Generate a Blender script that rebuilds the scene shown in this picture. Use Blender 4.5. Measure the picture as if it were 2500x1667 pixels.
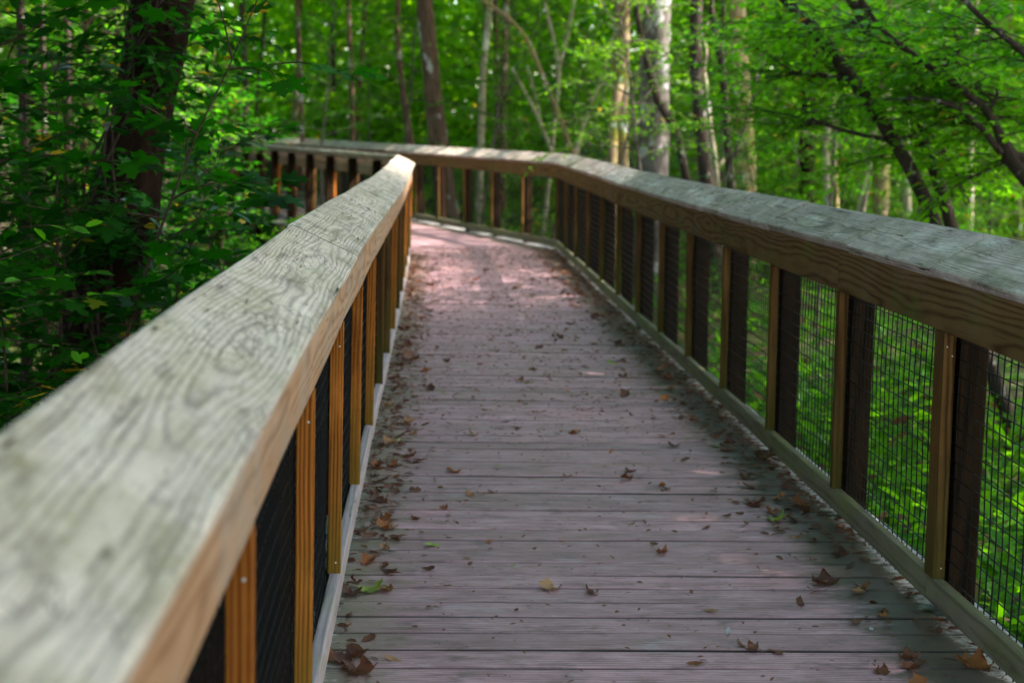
import bpy, math, random
import numpy as np
from mathutils import Vector, Matrix

for o in list(bpy.data.objects):
    bpy.data.objects.remove(o)
S = bpy.context.scene
COL = S.collection
R = math.radians

# ------------------------------------------------------------------ camera
CAMZ = 1.542
F = 3472.0                                   # focal length in px of a 2500 px wide frame (50 mm on 36 mm)
dv = Vector((1061.0 - 1250.0, 833.5 - 311.0, -F)).normalized()          # the path's direction in camera space
cv = Vector((1.0, -0.0146, 0.0)); cv.z = (dv.x + cv.y * dv.y) / -dv.z; cv.normalize()
uv_ = cv.cross(dv).normalized()
RC = Matrix((cv, dv, uv_))                   # camera -> world
cam_data = bpy.data.cameras.new('camera')
cam = bpy.data.objects.new('camera', cam_data)
COL.objects.link(cam)
cam.matrix_world = Matrix.Translation((0, 0, CAMZ)) @ RC.to_4x4()
cam_data.lens = 50; cam_data.sensor_width = 36; cam_data.sensor_fit = 'HORIZONTAL'
cam_data.clip_start = 0.05; cam_data.clip_end = 600
cam_data.dof.use_dof = True
cam_data.dof.focus_distance = 4.5
cam_data.dof.aperture_fstop = 3.2
S.camera = cam

# ------------------------------------------------------------------ world and sun
SUN_EL, SUN_AZ = 45.0, 101.0                 # azimuth clockwise from +Y: the sun stands behind and to the right
sd = Vector((math.sin(R(SUN_AZ)) * math.cos(R(SUN_EL)), math.cos(R(SUN_AZ)) * math.cos(R(SUN_EL)), math.sin(R(SUN_EL))))
W = bpy.data.worlds.new('World'); S.world = W; W.use_nodes = True
wn = W.node_tree.nodes; wl = W.node_tree.links
sky = wn.new('ShaderNodeTexSky'); sky.sky_type = 'NISHITA'; sky.sun_disc = False
sky.sun_elevation = R(SUN_EL); sky.sun_rotation = R(SUN_AZ)
sky.air_density = 1.15; sky.dust_density = 2.5; sky.ozone_density = 1.0
bg = wn['Background']; bg.inputs['Strength'].default_value = 0.15
wl.new(sky.outputs['Color'], bg.inputs['Color'])
sl = bpy.data.lights.new('sun', 'SUN'); sl.energy = 2.8; sl.angle = R(0.5); sl.color = (1.0, 0.93, 0.80)
so = bpy.data.objects.new('sun', sl); COL.objects.link(so)
so.rotation_euler = sd.to_track_quat('Z', 'Y').to_euler()
so.location = sd * 40
S.view_settings.view_transform = 'Standard'
S.view_settings.look = 'None'
S.view_settings.exposure = 3.15
S.view_settings.gamma = 1.0
S.cycles.use_denoising = True
S.cycles.max_bounces = 8
S.cycles.transmission_bounces = 6
S.cycles.transparent_max_bounces = 4
S.cycles.sample_clamp_indirect = 6.0


# ------------------------------------------------------------------ helpers
def at(px, py, Y):
    """World point seen at photo pixel (px, py) at distance Y along the path."""
    v = RC @ Vector((px - 1250.0, 833.5 - py, -F))
    return Vector((0, 0, CAMZ)) + v * (Y / v.y)


def tag(o, label=None, cat=None, group=None, kind=None):
    if label: o['label'] = label
    if cat: o['category'] = cat
    if group: o['group'] = group
    if kind: o['kind'] = kind
    return o


def empty(name, loc=(0, 0, 0), label=None, cat=None, group=None):
    o = bpy.data.objects.new(name, None); COL.objects.link(o)
    o.location = loc; o.empty_display_size = 0.2
    return tag(o, label, cat, group)


def link(name, me, mat, parent=None, loc=None):
    o = bpy.data.objects.new(name, me); COL.objects.link(o)
    if mat is not None and not me.materials:
        me.materials.append(mat)
    if parent: o.parent = parent
    if loc is not None: o.location = loc
    return o


def copy_tree(o, loc, rz=0.0, sc=1.0, label=None, group=None):
    r = o.copy(); COL.objects.link(r)
    r.location = loc; r.rotation_euler = (0, 0, rz); r.scale = (sc, sc, sc)
    if label: r['label'] = label
    if group: r['group'] = group
    for ch in list(o.children):
        c = ch.copy(); COL.objects.link(c); c.parent = r
        for g in list(ch.children):
            d = g.copy(); COL.objects.link(d); d.parent = c
    return r


class MB:
    def __init__(s): s.v = []; s.f = []; s.a = []

    def add(s, vs, fs):
        n = len(s.v); s.v += [tuple(v) for v in vs]; s.f += [tuple(i + n for i in f) for f in fs]

    def tube(s, pts, rads, sides=8, rng=None, rough=0.0, cap=True):
        pts = [Vector(p) for p in pts]; n0 = len(s.v)
        up = None
        for i, p in enumerate(pts):
            t = (pts[min(i + 1, len(pts) - 1)] - pts[max(i - 1, 0)])
            if t.length < 1e-9: t = Vector((0, 0, 1))
            t.normalize()
            if up is None:
                up = t.orthogonal().normalized()
            else:
                up = (up - t * up.dot(t))
                if up.length < 1e-6: up = t.orthogonal()
                up.normalize()
            b = t.cross(up)
            for k in range(sides):
                a = 2 * math.pi * k / sides
                r = rads[i] * (1 + (rng.uniform(-rough, rough) if rng else 0))
                s.v.append(tuple(p + (up * math.cos(a) + b * math.sin(a)) * r))
            if i:
                q = n0 + (i - 1) * sides
                for k in range(sides):
                    k2 = (k + 1) % sides
                    s.f.append((q + k, q + k2, q + sides + k2, q + sides + k))
        if cap:
            s.f.append(tuple(n0 + k for k in reversed(range(sides))))
            q = n0 + (len(pts) - 1) * sides
            s.f.append(tuple(q + k for k in range(sides)))

    def mesh(s, name, smooth=False):
        me = bpy.data.meshes.new(name); me.from_pydata(s.v, [], s.f)
        if smooth: me.polygons.foreach_set('use_smooth', [True] * len(me.polygons))
        me.update(); return me


# ------------------------------------------------------------------ materials
class G:
    """tiny node-graph helper"""
    def __init__(s, name):
        s.m = bpy.data.materials.new(name); s.m.use_nodes = True
        s.t = s.m.node_tree; s.t.nodes.clear()
        s.out = s.t.nodes.new('ShaderNodeOutputMaterial')

    def n(s, typ, ins=None, **kw):
        nd = s.t.nodes.new(typ)
        for k, v in kw.items(): setattr(nd, k, v)
        for k, v in (ins or {}).items():
            if hasattr(v, 'is_output') or isinstance(v, bpy.types.NodeSocket): s.t.links.new(v, nd.inputs[k])
            else:
                try: nd.inputs[k].default_value = v
                except ValueError: nd.inputs[k].default_value = (*v, 1)
        return nd

    def math(s, op, a, b=0.0, c=0.0, clamp=False):
        nd = s.n('ShaderNodeMath', {0: a, 1: b, 2: c}, operation=op, use_clamp=clamp); return nd.outputs[0]

    def vec(s, op, a, b=(0, 0, 0)):
        nd = s.n('ShaderNodeVectorMath', {0: a, 1: b}, operation=op); return nd.outputs[0]

    def noise(s, vec, scale, detail=4, rough=0.55, dist=0.0):
        return s.n('ShaderNodeTexNoise', {'Vector': vec, 'Scale': scale, 'Detail': detail, 'Roughness': rough, 'Distortion': dist}).outputs['Fac']

    def ramp(s, fac, stops, interp='LINEAR'):
        nd = s.n('ShaderNodeValToRGB', {'Fac': fac}); cr = nd.color_ramp; cr.interpolation = interp
        while len(cr.elements) < len(stops): cr.elements.new(0.5)
        for e, (p, c) in zip(cr.elements, stops):
            e.position = p; e.color = (*c, 1) if len(c) == 3 else c
        return nd.outputs['Color']

    def mix(s, fac, a, b, typ='MIX'):
        nd = s.n('ShaderNodeMix', data_type='RGBA', blend_type=typ)
        for k, v in ((0, fac), (6, a), (7, b)):
            if isinstance(v, bpy.types.NodeSocket): s.t.links.new(v, nd.inputs[k])
            else: nd.inputs[k].default_value = (*v, 1) if isinstance(v, tuple) and len(v) == 3 else v
        return nd.outputs[2]

    def map(s, v, f0, f1, t0=0.0, t1=1.0):
        nd = s.n('ShaderNodeMapRange', {0: v, 1: f0, 2: f1, 3: t0, 4: t1}, clamp=True); return nd.outputs[0]

    def finish(s, color, rough=0.8, bump=None, bstr=0.3, bdist=0.002, spec=0.3, trans=None, tfac=0.0):
        ins = {'Base Color': color, 'Roughness': rough, 'Specular IOR Level': spec}
        p = s.n('ShaderNodeBsdfPrincipled', ins)
        if bump is not None:
            b = s.n('ShaderNodeBump', {'Strength': bstr, 'Distance': bdist, 'Height': bump})
            s.t.links.new(b.outputs[0], p.inputs['Normal'])
        sh = p.outputs[0]
        if trans is not None:
            tr = s.n('ShaderNodeBsdfTranslucent', {'Color': trans})
            mx = s.n('ShaderNodeMixShader', {0: tfac, 1: sh, 2: tr.outputs[0]}); sh = mx.outputs[0]
        s.t.links.new(sh, s.out.inputs['Surface'])
        return s.m


def wood(name, dark, light, rings=30, moss=0.0, mosscol=(0.09, 0.13, 0.03), grey=0.0, greycol=(0.45, 0.44, 0.42),
         crack=0.0, rough=0.8, bstr=0.5, ringmix=0.55, knots=0.0, green_foot=0.0, pith=-0.07, wander=0.09, checks=0.0, ringpow=0.8, stain=0.0, spec=0.2, vary=0.0, foot=(0.13, 0.125, 0.02)):
    g = G(name)
    tc = g.n('ShaderNodeTexCoord').outputs['Object']
    rnd = g.n('ShaderNodeObjectInfo').outputs['Random']
    off = g.n('ShaderNodeCombineXYZ', {0: g.math('MULTIPLY', rnd, 91.7), 1: g.math('MULTIPLY', g.math('FRACT', g.math('MULTIPLY', rnd, 7.3)), 0.12), 2: g.math('MULTIPLY', g.math('FRACT', g.math('MULTIPLY', rnd, 17.9)), -0.08)}).outputs[0]
    p = g.vec('ADD', tc, off)
    lo = g.n('ShaderNodeTexNoise', {'Vector': g.vec('MULTIPLY', p, (0.75, 3.6, 3.6)), 'Scale': 1.0, 'Detail': 3.0, 'Roughness': 0.5})
    wv = g.vec('MULTIPLY', g.vec('SUBTRACT', lo.outputs['Color'], (0.5, 0.5, 0.5)), (0, wander, wander * 1.6))
    q = g.vec('ADD', g.vec('MULTIPLY', p, (0.05, 1, 1)), g.vec('ADD', wv, (0, -0.06, pith)))
    ring = g.n('ShaderNodeTexWave', {'Vector': q, 'Scale': float(rings), 'Distortion': 0.6, 'Detail': 2.0, 'Detail Scale': 1.5},
               wave_type='RINGS', rings_direction='X', wave_profile='SIN').outputs['Fac']
    ring = g.math('POWER', ring, ringpow)
    fib = g.noise(g.vec('MULTIPLY', p, (5.0, 240.0, 240.0)), 1.0, 3, 0.6)
    fib2 = g.noise(g.vec('MULTIPLY', p, (1.5, 60.0, 60.0)), 1.0, 3, 0.6)
    pat = g.noise(p, 5.0, 5, 0.6)
    f = g.math('ADD', g.math('MULTIPLY', ring, ringmix), g.math('MULTIPLY', fib, (1 - ringmix) * 0.6))
    f = g.math('ADD', f, g.math('MULTIPLY', fib2, (1 - ringmix) * 0.6))
    col = g.ramp(f, [(0.22, dark), (0.72, light)])
    col = g.mix(g.map(pat, 0.3, 0.75, 0.0, 0.35), col, tuple(c * 0.6 for c in dark))
    if grey > 0:
        gm = g.noise(p, 3.1, 5, 0.62)
        gcol = g.mix(g.math('MULTIPLY', f, 0.8), tuple(c * 0.55 for c in greycol), greycol)
        col = g.mix(g.map(gm, 0.62 - 0.5 * grey, 0.9 - 0.5 * grey), col, gcol)
    if vary > 0:
        r3 = g.math('FRACT', g.math('MULTIPLY', rnd, 31.3))
        col = g.mix(g.math('MULTIPLY', r3, vary), col, tuple(c * 0.55 for c in dark))
    if stain > 0:
        sm = g.noise(g.vec('MULTIPLY', p, (1.0, 2.6, 2.6)), 3.4, 7, 0.7)
        col = g.mix(g.math('MULTIPLY', g.map(sm, 0.53, 0.68), stain), col, tuple(c * 0.42 for c in dark))
        st2 = g.noise(g.vec('MULTIPLY', p, (2.2, 36.0, 36.0)), 1.0, 5, 0.7)
        col = g.mix(g.math('MULTIPLY', g.map(st2, 0.54, 0.66), stain * 0.8), col, tuple(c * 0.5 for c in dark))
        bl = g.noise(g.vec('MULTIPLY', p, (0.9, 3.0, 3.0)), 2.7, 5, 0.6)
        col = g.mix(g.math('MULTIPLY', g.map(bl, 0.55, 0.7), 0.5), col, tuple(min(0.8, c * 1.18) for c in light))
    if moss > 0:
        mm = g.noise(g.vec('MULTIPLY', p, (0.8, 1.6, 1.6)), 4.3, 7, 0.68)
        mfine = g.noise(p, 60.0, 3, 0.6)
        mk = g.math('MULTIPLY', g.map(mm, 0.60 - 0.18 * moss, 0.76 - 0.1 * moss), g.map(mfine, 0.3, 0.6, 0.35, 1.0))
        col = g.mix(g.math('MULTIPLY', mk, 0.75), col, mosscol)
    if green_foot > 0:
        sx = g.n('ShaderNodeSeparateXYZ', {0: tc}).outputs[0]
        gm = g.math('ADD', sx, g.math('MULTIPLY', g.noise(p, 6.0, 4, 0.6), 0.5))
        col = g.mix(g.math('MULTIPLY', g.map(gm, 0.15, 0.75, 1.0, 0.0), green_foot), col, foot)
    hgt = f
    if checks > 0:
        ck = g.n('ShaderNodeTexVoronoi', {'Vector': g.vec('MULTIPLY', p, (16.0, 55.0, 55.0)), 'Scale': 1.0}, feature='DISTANCE_TO_EDGE').outputs['Distance']
        cm = g.math('MULTIPLY', g.map(ck, 0.0, 0.06, 1.0, 0.0), g.map(g.noise(p, 6.0, 3, 0.6), 0.48, 0.62))
        col = g.mix(g.math('MULTIPLY', cm, checks), col, tuple(c * 0.35 for c in dark))
        hgt = g.math('SUBTRACT', hgt, g.math('MULTIPLY', cm, 0.8))
    if crack > 0:
        ck = g.noise(g.vec('MULTIPLY', p, (4.5, 75.0, 75.0)), 1.0, 2, 0.5)
        cm = g.math('MULTIPLY', g.map(ck, 0.655, 0.69), g.map(g.noise(p, 5.5, 2, 0.5), 0.47, 0.56))
        col = g.mix(g.math('MULTIPLY', cm, crack), col, (0.02, 0.018, 0.015))
        hgt = g.math('SUBTRACT', hgt, g.math('MULTIPLY', cm, 1.5))
    if knots > 0:
        kv = g.n('ShaderNodeTexVoronoi', {'Vector': g.vec('MULTIPLY', p, (1.7, 6.0, 6.0)), 'Scale': 1.0}, feature='F1').outputs['Distance']
        km = g.map(kv, 0.05, 0.13, 1.0, 0.0)
        col = g.mix(g.math('MULTIPLY', km, knots), col, tuple(c * 0.4 for c in dark))
    return g.finish(col, rough, hgt, bstr, 0.0025, spec)


M = {}
M['cap'] = wood('weathered_cap_board', (0.19, 0.152, 0.138), (0.74, 0.61, 0.55), rings=38, moss=0.8, mosscol=(0.23, 0.205, 0.085), crack=0.95, bstr=0.9, ringmix=0.30, wander=0.07, checks=0.65, rough=0.75, ringpow=0.45, stain=0.7, spec=0.12)
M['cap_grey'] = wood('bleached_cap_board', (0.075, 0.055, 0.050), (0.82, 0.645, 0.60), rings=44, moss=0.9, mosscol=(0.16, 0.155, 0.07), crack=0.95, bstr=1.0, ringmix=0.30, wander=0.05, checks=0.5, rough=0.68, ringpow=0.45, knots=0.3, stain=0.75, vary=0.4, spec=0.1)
M['fascia_warm'] = wood('warm_tan_pine', (0.27, 0.115, 0.055), (0.52, 0.30, 0.18), rings=26, grey=0.35, greycol=(0.46, 0.37, 0.31), crack=0.5, bstr=0.4, ringmix=0.42, wander=0.06, knots=0.4, ringpow=0.6)  # warm tan wood with greyer patches
M['fascia_green'] = wood('greenish_pine', (0.050, 0.023, 0.008), (0.185, 0.105, 0.046), spec=0.05, rings=22, moss=0.5, crack=0.3, bstr=0.4, ringmix=0.45, wander=0.07, knots=0.35, grey=0.15, greycol=(0.17, 0.14, 0.105), ringpow=0.6)  # base darkened: shade of the right inner face put into the colour
M['toe'] = wood('pale_toe_board', (0.17, 0.138, 0.145), (0.40, 0.335, 0.365), rings=24, moss=0.6, mosscol=(0.22, 0.235, 0.11), crack=0.5, bstr=0.4, wander=0.05, ringmix=0.3, ringpow=0.5)
M['toe_green'] = wood('mossy_toe_board', (0.065, 0.055, 0.036), (0.19, 0.165, 0.125), rings=24, moss=0.9, mosscol=(0.16, 0.18, 0.045), crack=0.4, bstr=0.4, wander=0.05, ringmix=0.3, ringpow=0.5)  # real moss; base also darkened to carry the right side's shade
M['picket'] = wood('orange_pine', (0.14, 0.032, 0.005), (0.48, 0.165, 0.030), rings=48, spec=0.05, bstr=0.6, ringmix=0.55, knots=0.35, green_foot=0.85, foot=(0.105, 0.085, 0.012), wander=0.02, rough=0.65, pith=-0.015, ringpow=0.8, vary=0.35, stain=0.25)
M['picket_dull'] = wood('dull_brown_pine', (0.040, 0.020, 0.008), (0.175, 0.086, 0.030), rings=48, spec=0.05, bstr=0.6, ringmix=0.5, green_foot=0.9, wander=0.02, rough=0.7, pith=-0.015, ringpow=0.8, foot=(0.050, 0.046, 0.010), stain=0.4, knots=0.3, vary=0.5)  # duller, darker copy of the orange picket wood
M['post'] = wood('dark_pine_post', (0.006, 0.0035, 0.002), (0.028, 0.014, 0.006), spec=0.05, rings=22, bstr=0.4, ringmix=0.5, green_foot=0.6, wander=0.03, rough=0.7)  # near-black base holds the shade the posts stand in behind the wire


def deck_material():
    g = G('deck_planks')
    tc = g.n('ShaderNodeTexCoord').outputs['Object']
    an = g.n('ShaderNodeAttribute', attribute_name='board')
    at_ = an.outputs['Color']
    sp = g.n('ShaderNodeSeparateColor', {0: at_})
    rnd, el, er = sp.outputs[0], sp.outputs[1], sp.outputs[2]
    off = g.n('ShaderNodeCombineXYZ', {0: g.math('MULTIPLY', rnd, 53.0), 1: g.math('MULTIPLY', rnd, 17.0), 2: 0.0}).outputs[0]
    p = g.vec('ADD', tc, off)
    lo = g.n('ShaderNodeTexNoise', {'Vector': g.vec('MULTIPLY', p, (1.2, 6, 6)), 'Scale': 1.0, 'Detail': 3.0})
    q = g.vec('ADD', g.vec('MULTIPLY', p, (0.03, 1, 1)), g.vec('MULTIPLY', lo.outputs['Color'], (0, 0.09, 0.12)))
    ring = g.n('ShaderNodeTexWave', {'Vector': q, 'Scale': 22.0, 'Distortion': 1.5, 'Detail': 2.0}, wave_type='RINGS', rings_direction='X').outputs['Fac']
    fib = g.noise(g.vec('MULTIPLY', p, (4.0, 150.0, 150.0)), 1.0, 4, 0.65)
    fib2 = g.noise(g.vec('MULTIPLY', p, (1.2, 34.0, 34.0)), 1.0, 3, 0.6)
    blo = g.noise(g.vec('MULTIPLY', p, (2.5, 7.0, 1.0)), 2.0, 7, 0.7)
    f = g.math('ADD', g.math('MULTIPLY', ring, 0.12), g.math('ADD', g.math('MULTIPLY', fib, 0.17), g.math('ADD', g.math('MULTIPLY', fib2, 0.19), g.math('MULTIPLY', blo, 0.52))))
    col = g.ramp(f, [(0.33, (0.105, 0.048, 0.053)), (0.50, (0.365, 0.196, 0.230)), (0.72, (0.65, 0.415, 0.485))])
    col = g.mix(g.map(rnd, 0.0, 1.0, 0.0, 0.5), col, (0.150, 0.096, 0.094))
    # worn pale flecks and reddish patches
    pt = g.noise(g.vec('MULTIPLY', p, (1.0, 3.5, 1)), 3.0, 6, 0.65)
    col = g.mix(g.map(pt, 0.58, 0.74, 0.0, 0.45), col, (0.50, 0.46, 0.52))
    pt2 = g.noise(g.vec('MULTIPLY', p, (0.7, 2.5, 1)), 2.3, 5, 0.6)
    col = g.mix(g.map(pt2, 0.56, 0.72, 0.0, 0.4), col, (0.23, 0.135, 0.105))
    dk = g.noise(g.vec('MULTIPLY', tc, (1.0, 1.6, 1)), 7.0, 6, 0.7)
    col = g.mix(g.map(dk, 0.54, 0.68, 0.0, 0.62), col, (0.070, 0.050, 0.046))
    sc = g.noise(g.vec('MULTIPLY', p, (3.0, 12.0, 1)), 5.0, 5, 0.7)
    col = g.mix(g.map(sc, 0.62, 0.72, 0.0, 0.55), col, (0.62, 0.50, 0.56))
    # algae and damp grime along the kerbs (stains)
    n1 = g.noise(g.vec('MULTIPLY', tc, (1.0, 3.0, 1)), 3.0, 5, 0.65)
    n3 = g.noise(g.vec('MULTIPLY', p, (3.0, 9.0, 1)), 4.0, 6, 0.75)
    mr = g.map(g.math('ADD', er, g.math('ADD', g.math('MULTIPLY', g.math('SUBTRACT', n1, 0.5), 0.8), g.math('MULTIPLY', g.math('SUBTRACT', n3, 0.5), 0.9))), 0.30, 0.62)
    col = g.mix(g.math('MULTIPLY', mr, 0.85), col, (0.045, 0.043, 0.022))
    ml = g.map(g.math('ADD', el, g.math('MULTIPLY', g.math('SUBTRACT', n1, 0.5), 1.1)), 0.42, 0.95)
    col = g.mix(g.math('MULTIPLY', ml, 0.7), col, (0.12, 0.13, 0.065))
    # mottled paler tone on plank ends by the kerb
    n2 = g.noise(g.vec('MULTIPLY', tc, (6.0, 9.0, 1)), 3.0, 4, 0.7)
    mc = g.map(g.math('ADD', g.math('MAXIMUM', el, er), g.math('MULTIPLY', g.math('SUBTRACT', n2, 0.5), 0.5)), 0.93, 1.02)
    col = g.mix(g.math('MULTIPLY', mc, 0.7), col, (0.46, 0.46, 0.50))
    # dirt and painted-in shade in the grooves between the planks
    col = g.mix(g.map(an.outputs['Alpha'], 0.25, 0.8, 0.0, 0.93), col, (0.018, 0.015, 0.014))
    return g.finish(col, g.map(f, 0.2, 0.9, 0.5, 0.75), f, 0.5, 0.002, 0.35)


M['deck'] = deck_material()


def simple(name, c1, c2, scale=12.0, rough=0.8, bstr=0.4, stretch=(1, 1, 1), spec=0.06, patch=None, patchcol=(0.7, 0.7, 0.68), pscale=4.0, bdist=0.01, moss=None):
    g = G(name)
    tc = g.n('ShaderNodeTexCoord').outputs['Object']
    rnd = g.n('ShaderNodeObjectInfo').outputs['Random']
    p = g.vec('ADD', tc, g.n('ShaderNodeCombineXYZ', {0: g.math('MULTIPLY', rnd, 37.0), 1: g.math('MULTIPLY', rnd, 11.0), 2: 0.0}).outputs[0])
    n = g.noise(g.vec('MULTIPLY', p, stretch), scale, 6, 0.65)
    col = g.ramp(n, [(0.3, c1), (0.7, c2)])
    if moss is not None:
        col = g.mix(g.map(g.noise(p, 2.2, 5, 0.6), 0.45, 0.65, 0.0, 0.8), col, moss)
    if patch:
        pm = g.noise(g.vec('MULTIPLY', p, (1, 1, 0.7)), pscale, 4, 0.6)
        col = g.mix(g.map(pm, 0.66 - 0.12 * patch, 0.70 - 0.1 * patch), col, patchcol)
    return g.finish(col, rough, n, bstr, bdist, spec)


M['wire'] = simple('black_coated_wire', (0.003, 0.0035, 0.0045), (0.007, 0.008, 0.010), 40, 0.45, 0.1, spec=0.15)
M['screw'] = simple('zinc_screw', (0.5, 0.5, 0.52), (0.7, 0.7, 0.72), 30, 0.3, 0.0, spec=0.8)
ST = (9, 9, 1.2)
M['bark_red'] = simple('reddish_bark', (0.005, 0.003, 0.002), (0.028, 0.014, 0.010), 3.0, 0.9, 1.0, ST, bdist=0.04, patch=0.3, patchcol=(0.13, 0.09, 0.07))
M['bark_brown'] = simple('brown_bark', (0.050, 0.028, 0.020), (0.19, 0.115, 0.085), 2.5, 0.9, 0.8, ST, bdist=0.02, patch=0.55, patchcol=(0.40, 0.38, 0.38), pscale=3.0)
M['bark_grey'] = simple('mottled_grey_bark', (0.06, 0.050, 0.047), (0.165, 0.142, 0.135), 2.6, 0.85, 0.5, (4, 4, 1.5), bdist=0.02, patch=0.85, patchcol=(0.33, 0.31, 0.33), pscale=4.5)
M['bark_pale'] = simple('pale_bark', (0.24, 0.18, 0.12), (0.50, 0.42, 0.31), 3.0, 0.85, 0.4, (5, 5, 1.5), bdist=0.01, patch=0.5, patchcol=(0.62, 0.58, 0.50))
M['bark_moss'] = simple('mossy_bark', (0.13, 0.085, 0.055), (0.36, 0.26, 0.17), 2.5, 0.9, 0.7, ST, bdist=0.02, moss=(0.24, 0.22, 0.035), patch=0.3)
M['bark_dark'] = simple('dark_bark', (0.018, 0.013, 0.011), (0.075, 0.055, 0.046), 3.0, 0.85, 0.8, ST, bdist=0.02, patch=0.35, patchcol=(0.22, 0.22, 0.20), pscale=9.0)
M['bark_tan'] = simple('tan_bark', (0.24, 0.145, 0.08), (0.55, 0.40, 0.25), 2.5, 0.9, 0.7, ST, bdist=0.02, moss=(0.36, 0.30, 0.09), patch=0.3)
M['twig'] = simple('brown_twig', (0.020, 0.013, 0.009), (0.075, 0.050, 0.036), 14, 0.85, 0.4)
M['twig_grey'] = simple('grey_twig', (0.05, 0.041, 0.034), (0.15, 0.125, 0.105), 14, 0.85, 0.4)


def ground_material():
    g = G('forest_floor')
    tc = g.n('ShaderNodeTexCoord').outputs['Object']
    n = g.noise(tc, 1.2, 8, 0.7); n2 = g.noise(tc, 0.35, 5, 0.6); n3 = g.noise(tc, 14, 5, 0.7)
    col = g.ramp(n3, [(0.3, (0.035, 0.022, 0.014)), (0.7, (0.13, 0.085, 0.05))])
    col = g.mix(g.map(n, 0.42, 0.6, 0.0, 0.85), col, (0.04, 0.085, 0.018))
    return g.finish(col, 0.95, n3, 0.8, 0.05, 0.1)


M['ground'] = ground_material()


def leaf_material(name, c1, c2, c3, tr, tf=0.42, rough=0.5, spec=0.16, odd=0.03, oddcol=(0.55, 0.33, 0.02)):
    g = G(name)
    rnd = g.n('ShaderNodeAttribute', attribute_name='rnd').outputs['Fac']
    col = g.ramp(rnd, [(0.0, c1), (0.5, c2), (1.0 - odd - 0.002, c3), (1.0 - odd, oddcol)] if odd else [(0.0, c1), (0.5, c2), (1.0, c3)])
    k = tuple(tr)
    tcol = g.mix(0.8, col, k)
    if odd: tcol = g.mix(g.map(rnd, 1 - odd, 1 - odd + 0.001), tcol, oddcol)
    return g.finish(col, rough, None, spec=spec, trans=tcol, tfac=tf)


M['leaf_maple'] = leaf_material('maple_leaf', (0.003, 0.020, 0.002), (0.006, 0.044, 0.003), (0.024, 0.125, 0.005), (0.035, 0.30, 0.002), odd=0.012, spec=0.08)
M['leaf_bright'] = leaf_material('bright_leaf', (0.008, 0.055, 0.003), (0.022, 0.125, 0.005), (0.085, 0.25, 0.012), (0.20, 0.62, 0.010), tf=0.52, odd=0.010)
M['leaf_yellow'] = leaf_material('yellow_green_leaf', (0.04, 0.17, 0.012), (0.08, 0.25, 0.014), (0.17, 0.32, 0.02), (0.36, 0.70, 0.015), tf=0.52, odd=0.02)
M['leaf_deep'] = leaf_material('deep_green_leaf', (0.005, 0.030, 0.007), (0.008, 0.050, 0.010), (0.014, 0.080, 0.009), (0.02, 0.20, 0.008), tf=0.3, rough=0.35, spec=0.4, odd=0.01)
M['leaf_painted_shade'] = leaf_material('shade_painted_leaf', (0.004, 0.028, 0.002), (0.008, 0.052, 0.003), (0.028, 0.12, 0.006), (0.05, 0.32, 0.003), tf=0.45, odd=0.012, spec=0.08)  # darker leaf copy, shade of the left wood put into its colour
M['leaf_far'] = leaf_material('far_leaf', (0.006, 0.040, 0.002), (0.020, 0.105, 0.004), (0.13, 0.28, 0.012), (0.26, 0.58, 0.005), tf=0.52, odd=0.006)
M['leaf_bough'] = leaf_material('bough_leaf', (0.012, 0.075, 0.003), (0.036, 0.17, 0.006), (0.13, 0.30, 0.014), (0.28, 0.72, 0.008), tf=0.55, odd=0.02, oddcol=(0.40, 0.24, 0.02))  # brighter leaf copy, its colour stands in for sun on the boughs
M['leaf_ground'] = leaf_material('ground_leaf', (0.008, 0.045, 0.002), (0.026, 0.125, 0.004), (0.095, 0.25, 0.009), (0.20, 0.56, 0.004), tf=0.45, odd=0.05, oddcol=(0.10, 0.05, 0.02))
M['leaf_crown'] = leaf_material('crown_leaf', (0.02, 0.11, 0.014), (0.035, 0.16, 0.016), (0.07, 0.22, 0.02), (0.12, 0.48, 0.015), tf=0.4, odd=0)


def dry_material(name, c1, c2, trc):
    g = G(name)
    tc = g.n('ShaderNodeTexCoord').outputs['Object']
    rnd = g.n('ShaderNodeObjectInfo').outputs['Random']
    n = g.noise(tc, 60, 4, 0.6)
    f = g.math('ADD', g.math('MULTIPLY', n, 0.6), g.math('MULTIPLY', rnd, 0.5))
    col = g.ramp(f, [(0.2, c1), (0.8, c2)])
    return g.finish(col, 0.6, n, 0.3, 0.002, 0.3, trans=trc, tfac=0.15)


M['dry_brown'] = dry_material('dry_brown_leaf', (0.028, 0.010, 0.007), (0.15, 0.055, 0.030), (0.3, 0.1, 0.03))
M['dry_orange'] = dry_material('dry_orange_leaf', (0.11, 0.032, 0.010), (0.34, 0.125, 0.04), (0.5, 0.16, 0.03))
M['dry_tan'] = dry_material('dry_tan_leaf', (0.13, 0.062, 0.028), (0.33, 0.18, 0.09), (0.5, 0.3, 0.1))
M['dry_green'] = dry_material('green_fallen_leaf', (0.08, 0.13, 0.02), (0.25, 0.32, 0.05), (0.3, 0.4, 0.05))
M['dry_grey'] = dry_material('grey_dead_leaf', (0.20, 0.19, 0.19), (0.42, 0.40, 0.43), (0.3, 0.3, 0.3))

# ------------------------------------------------------------------ boardwalk layout
STEP = 1.165
Y0 = 4.44
HEAD = Vector((-0.342, 0.940, 0)).normalized()


def sag(Y): return -0.037 * math.exp(-((Y - 11.0) / 3.8) ** 2)
def bulge(Y): return 0.038 * math.exp(-((Y - 11.0) / 4.0) ** 2)


RC_Y, LC_Y = 18.45, 17.2
RCX = 1.664 - 0.00394 * RC_Y
LCX = -0.3055 + 0.00365 * 12.5 - 0.012
LEAN = {1: 0.0185, -1: 0.0103}


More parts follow.
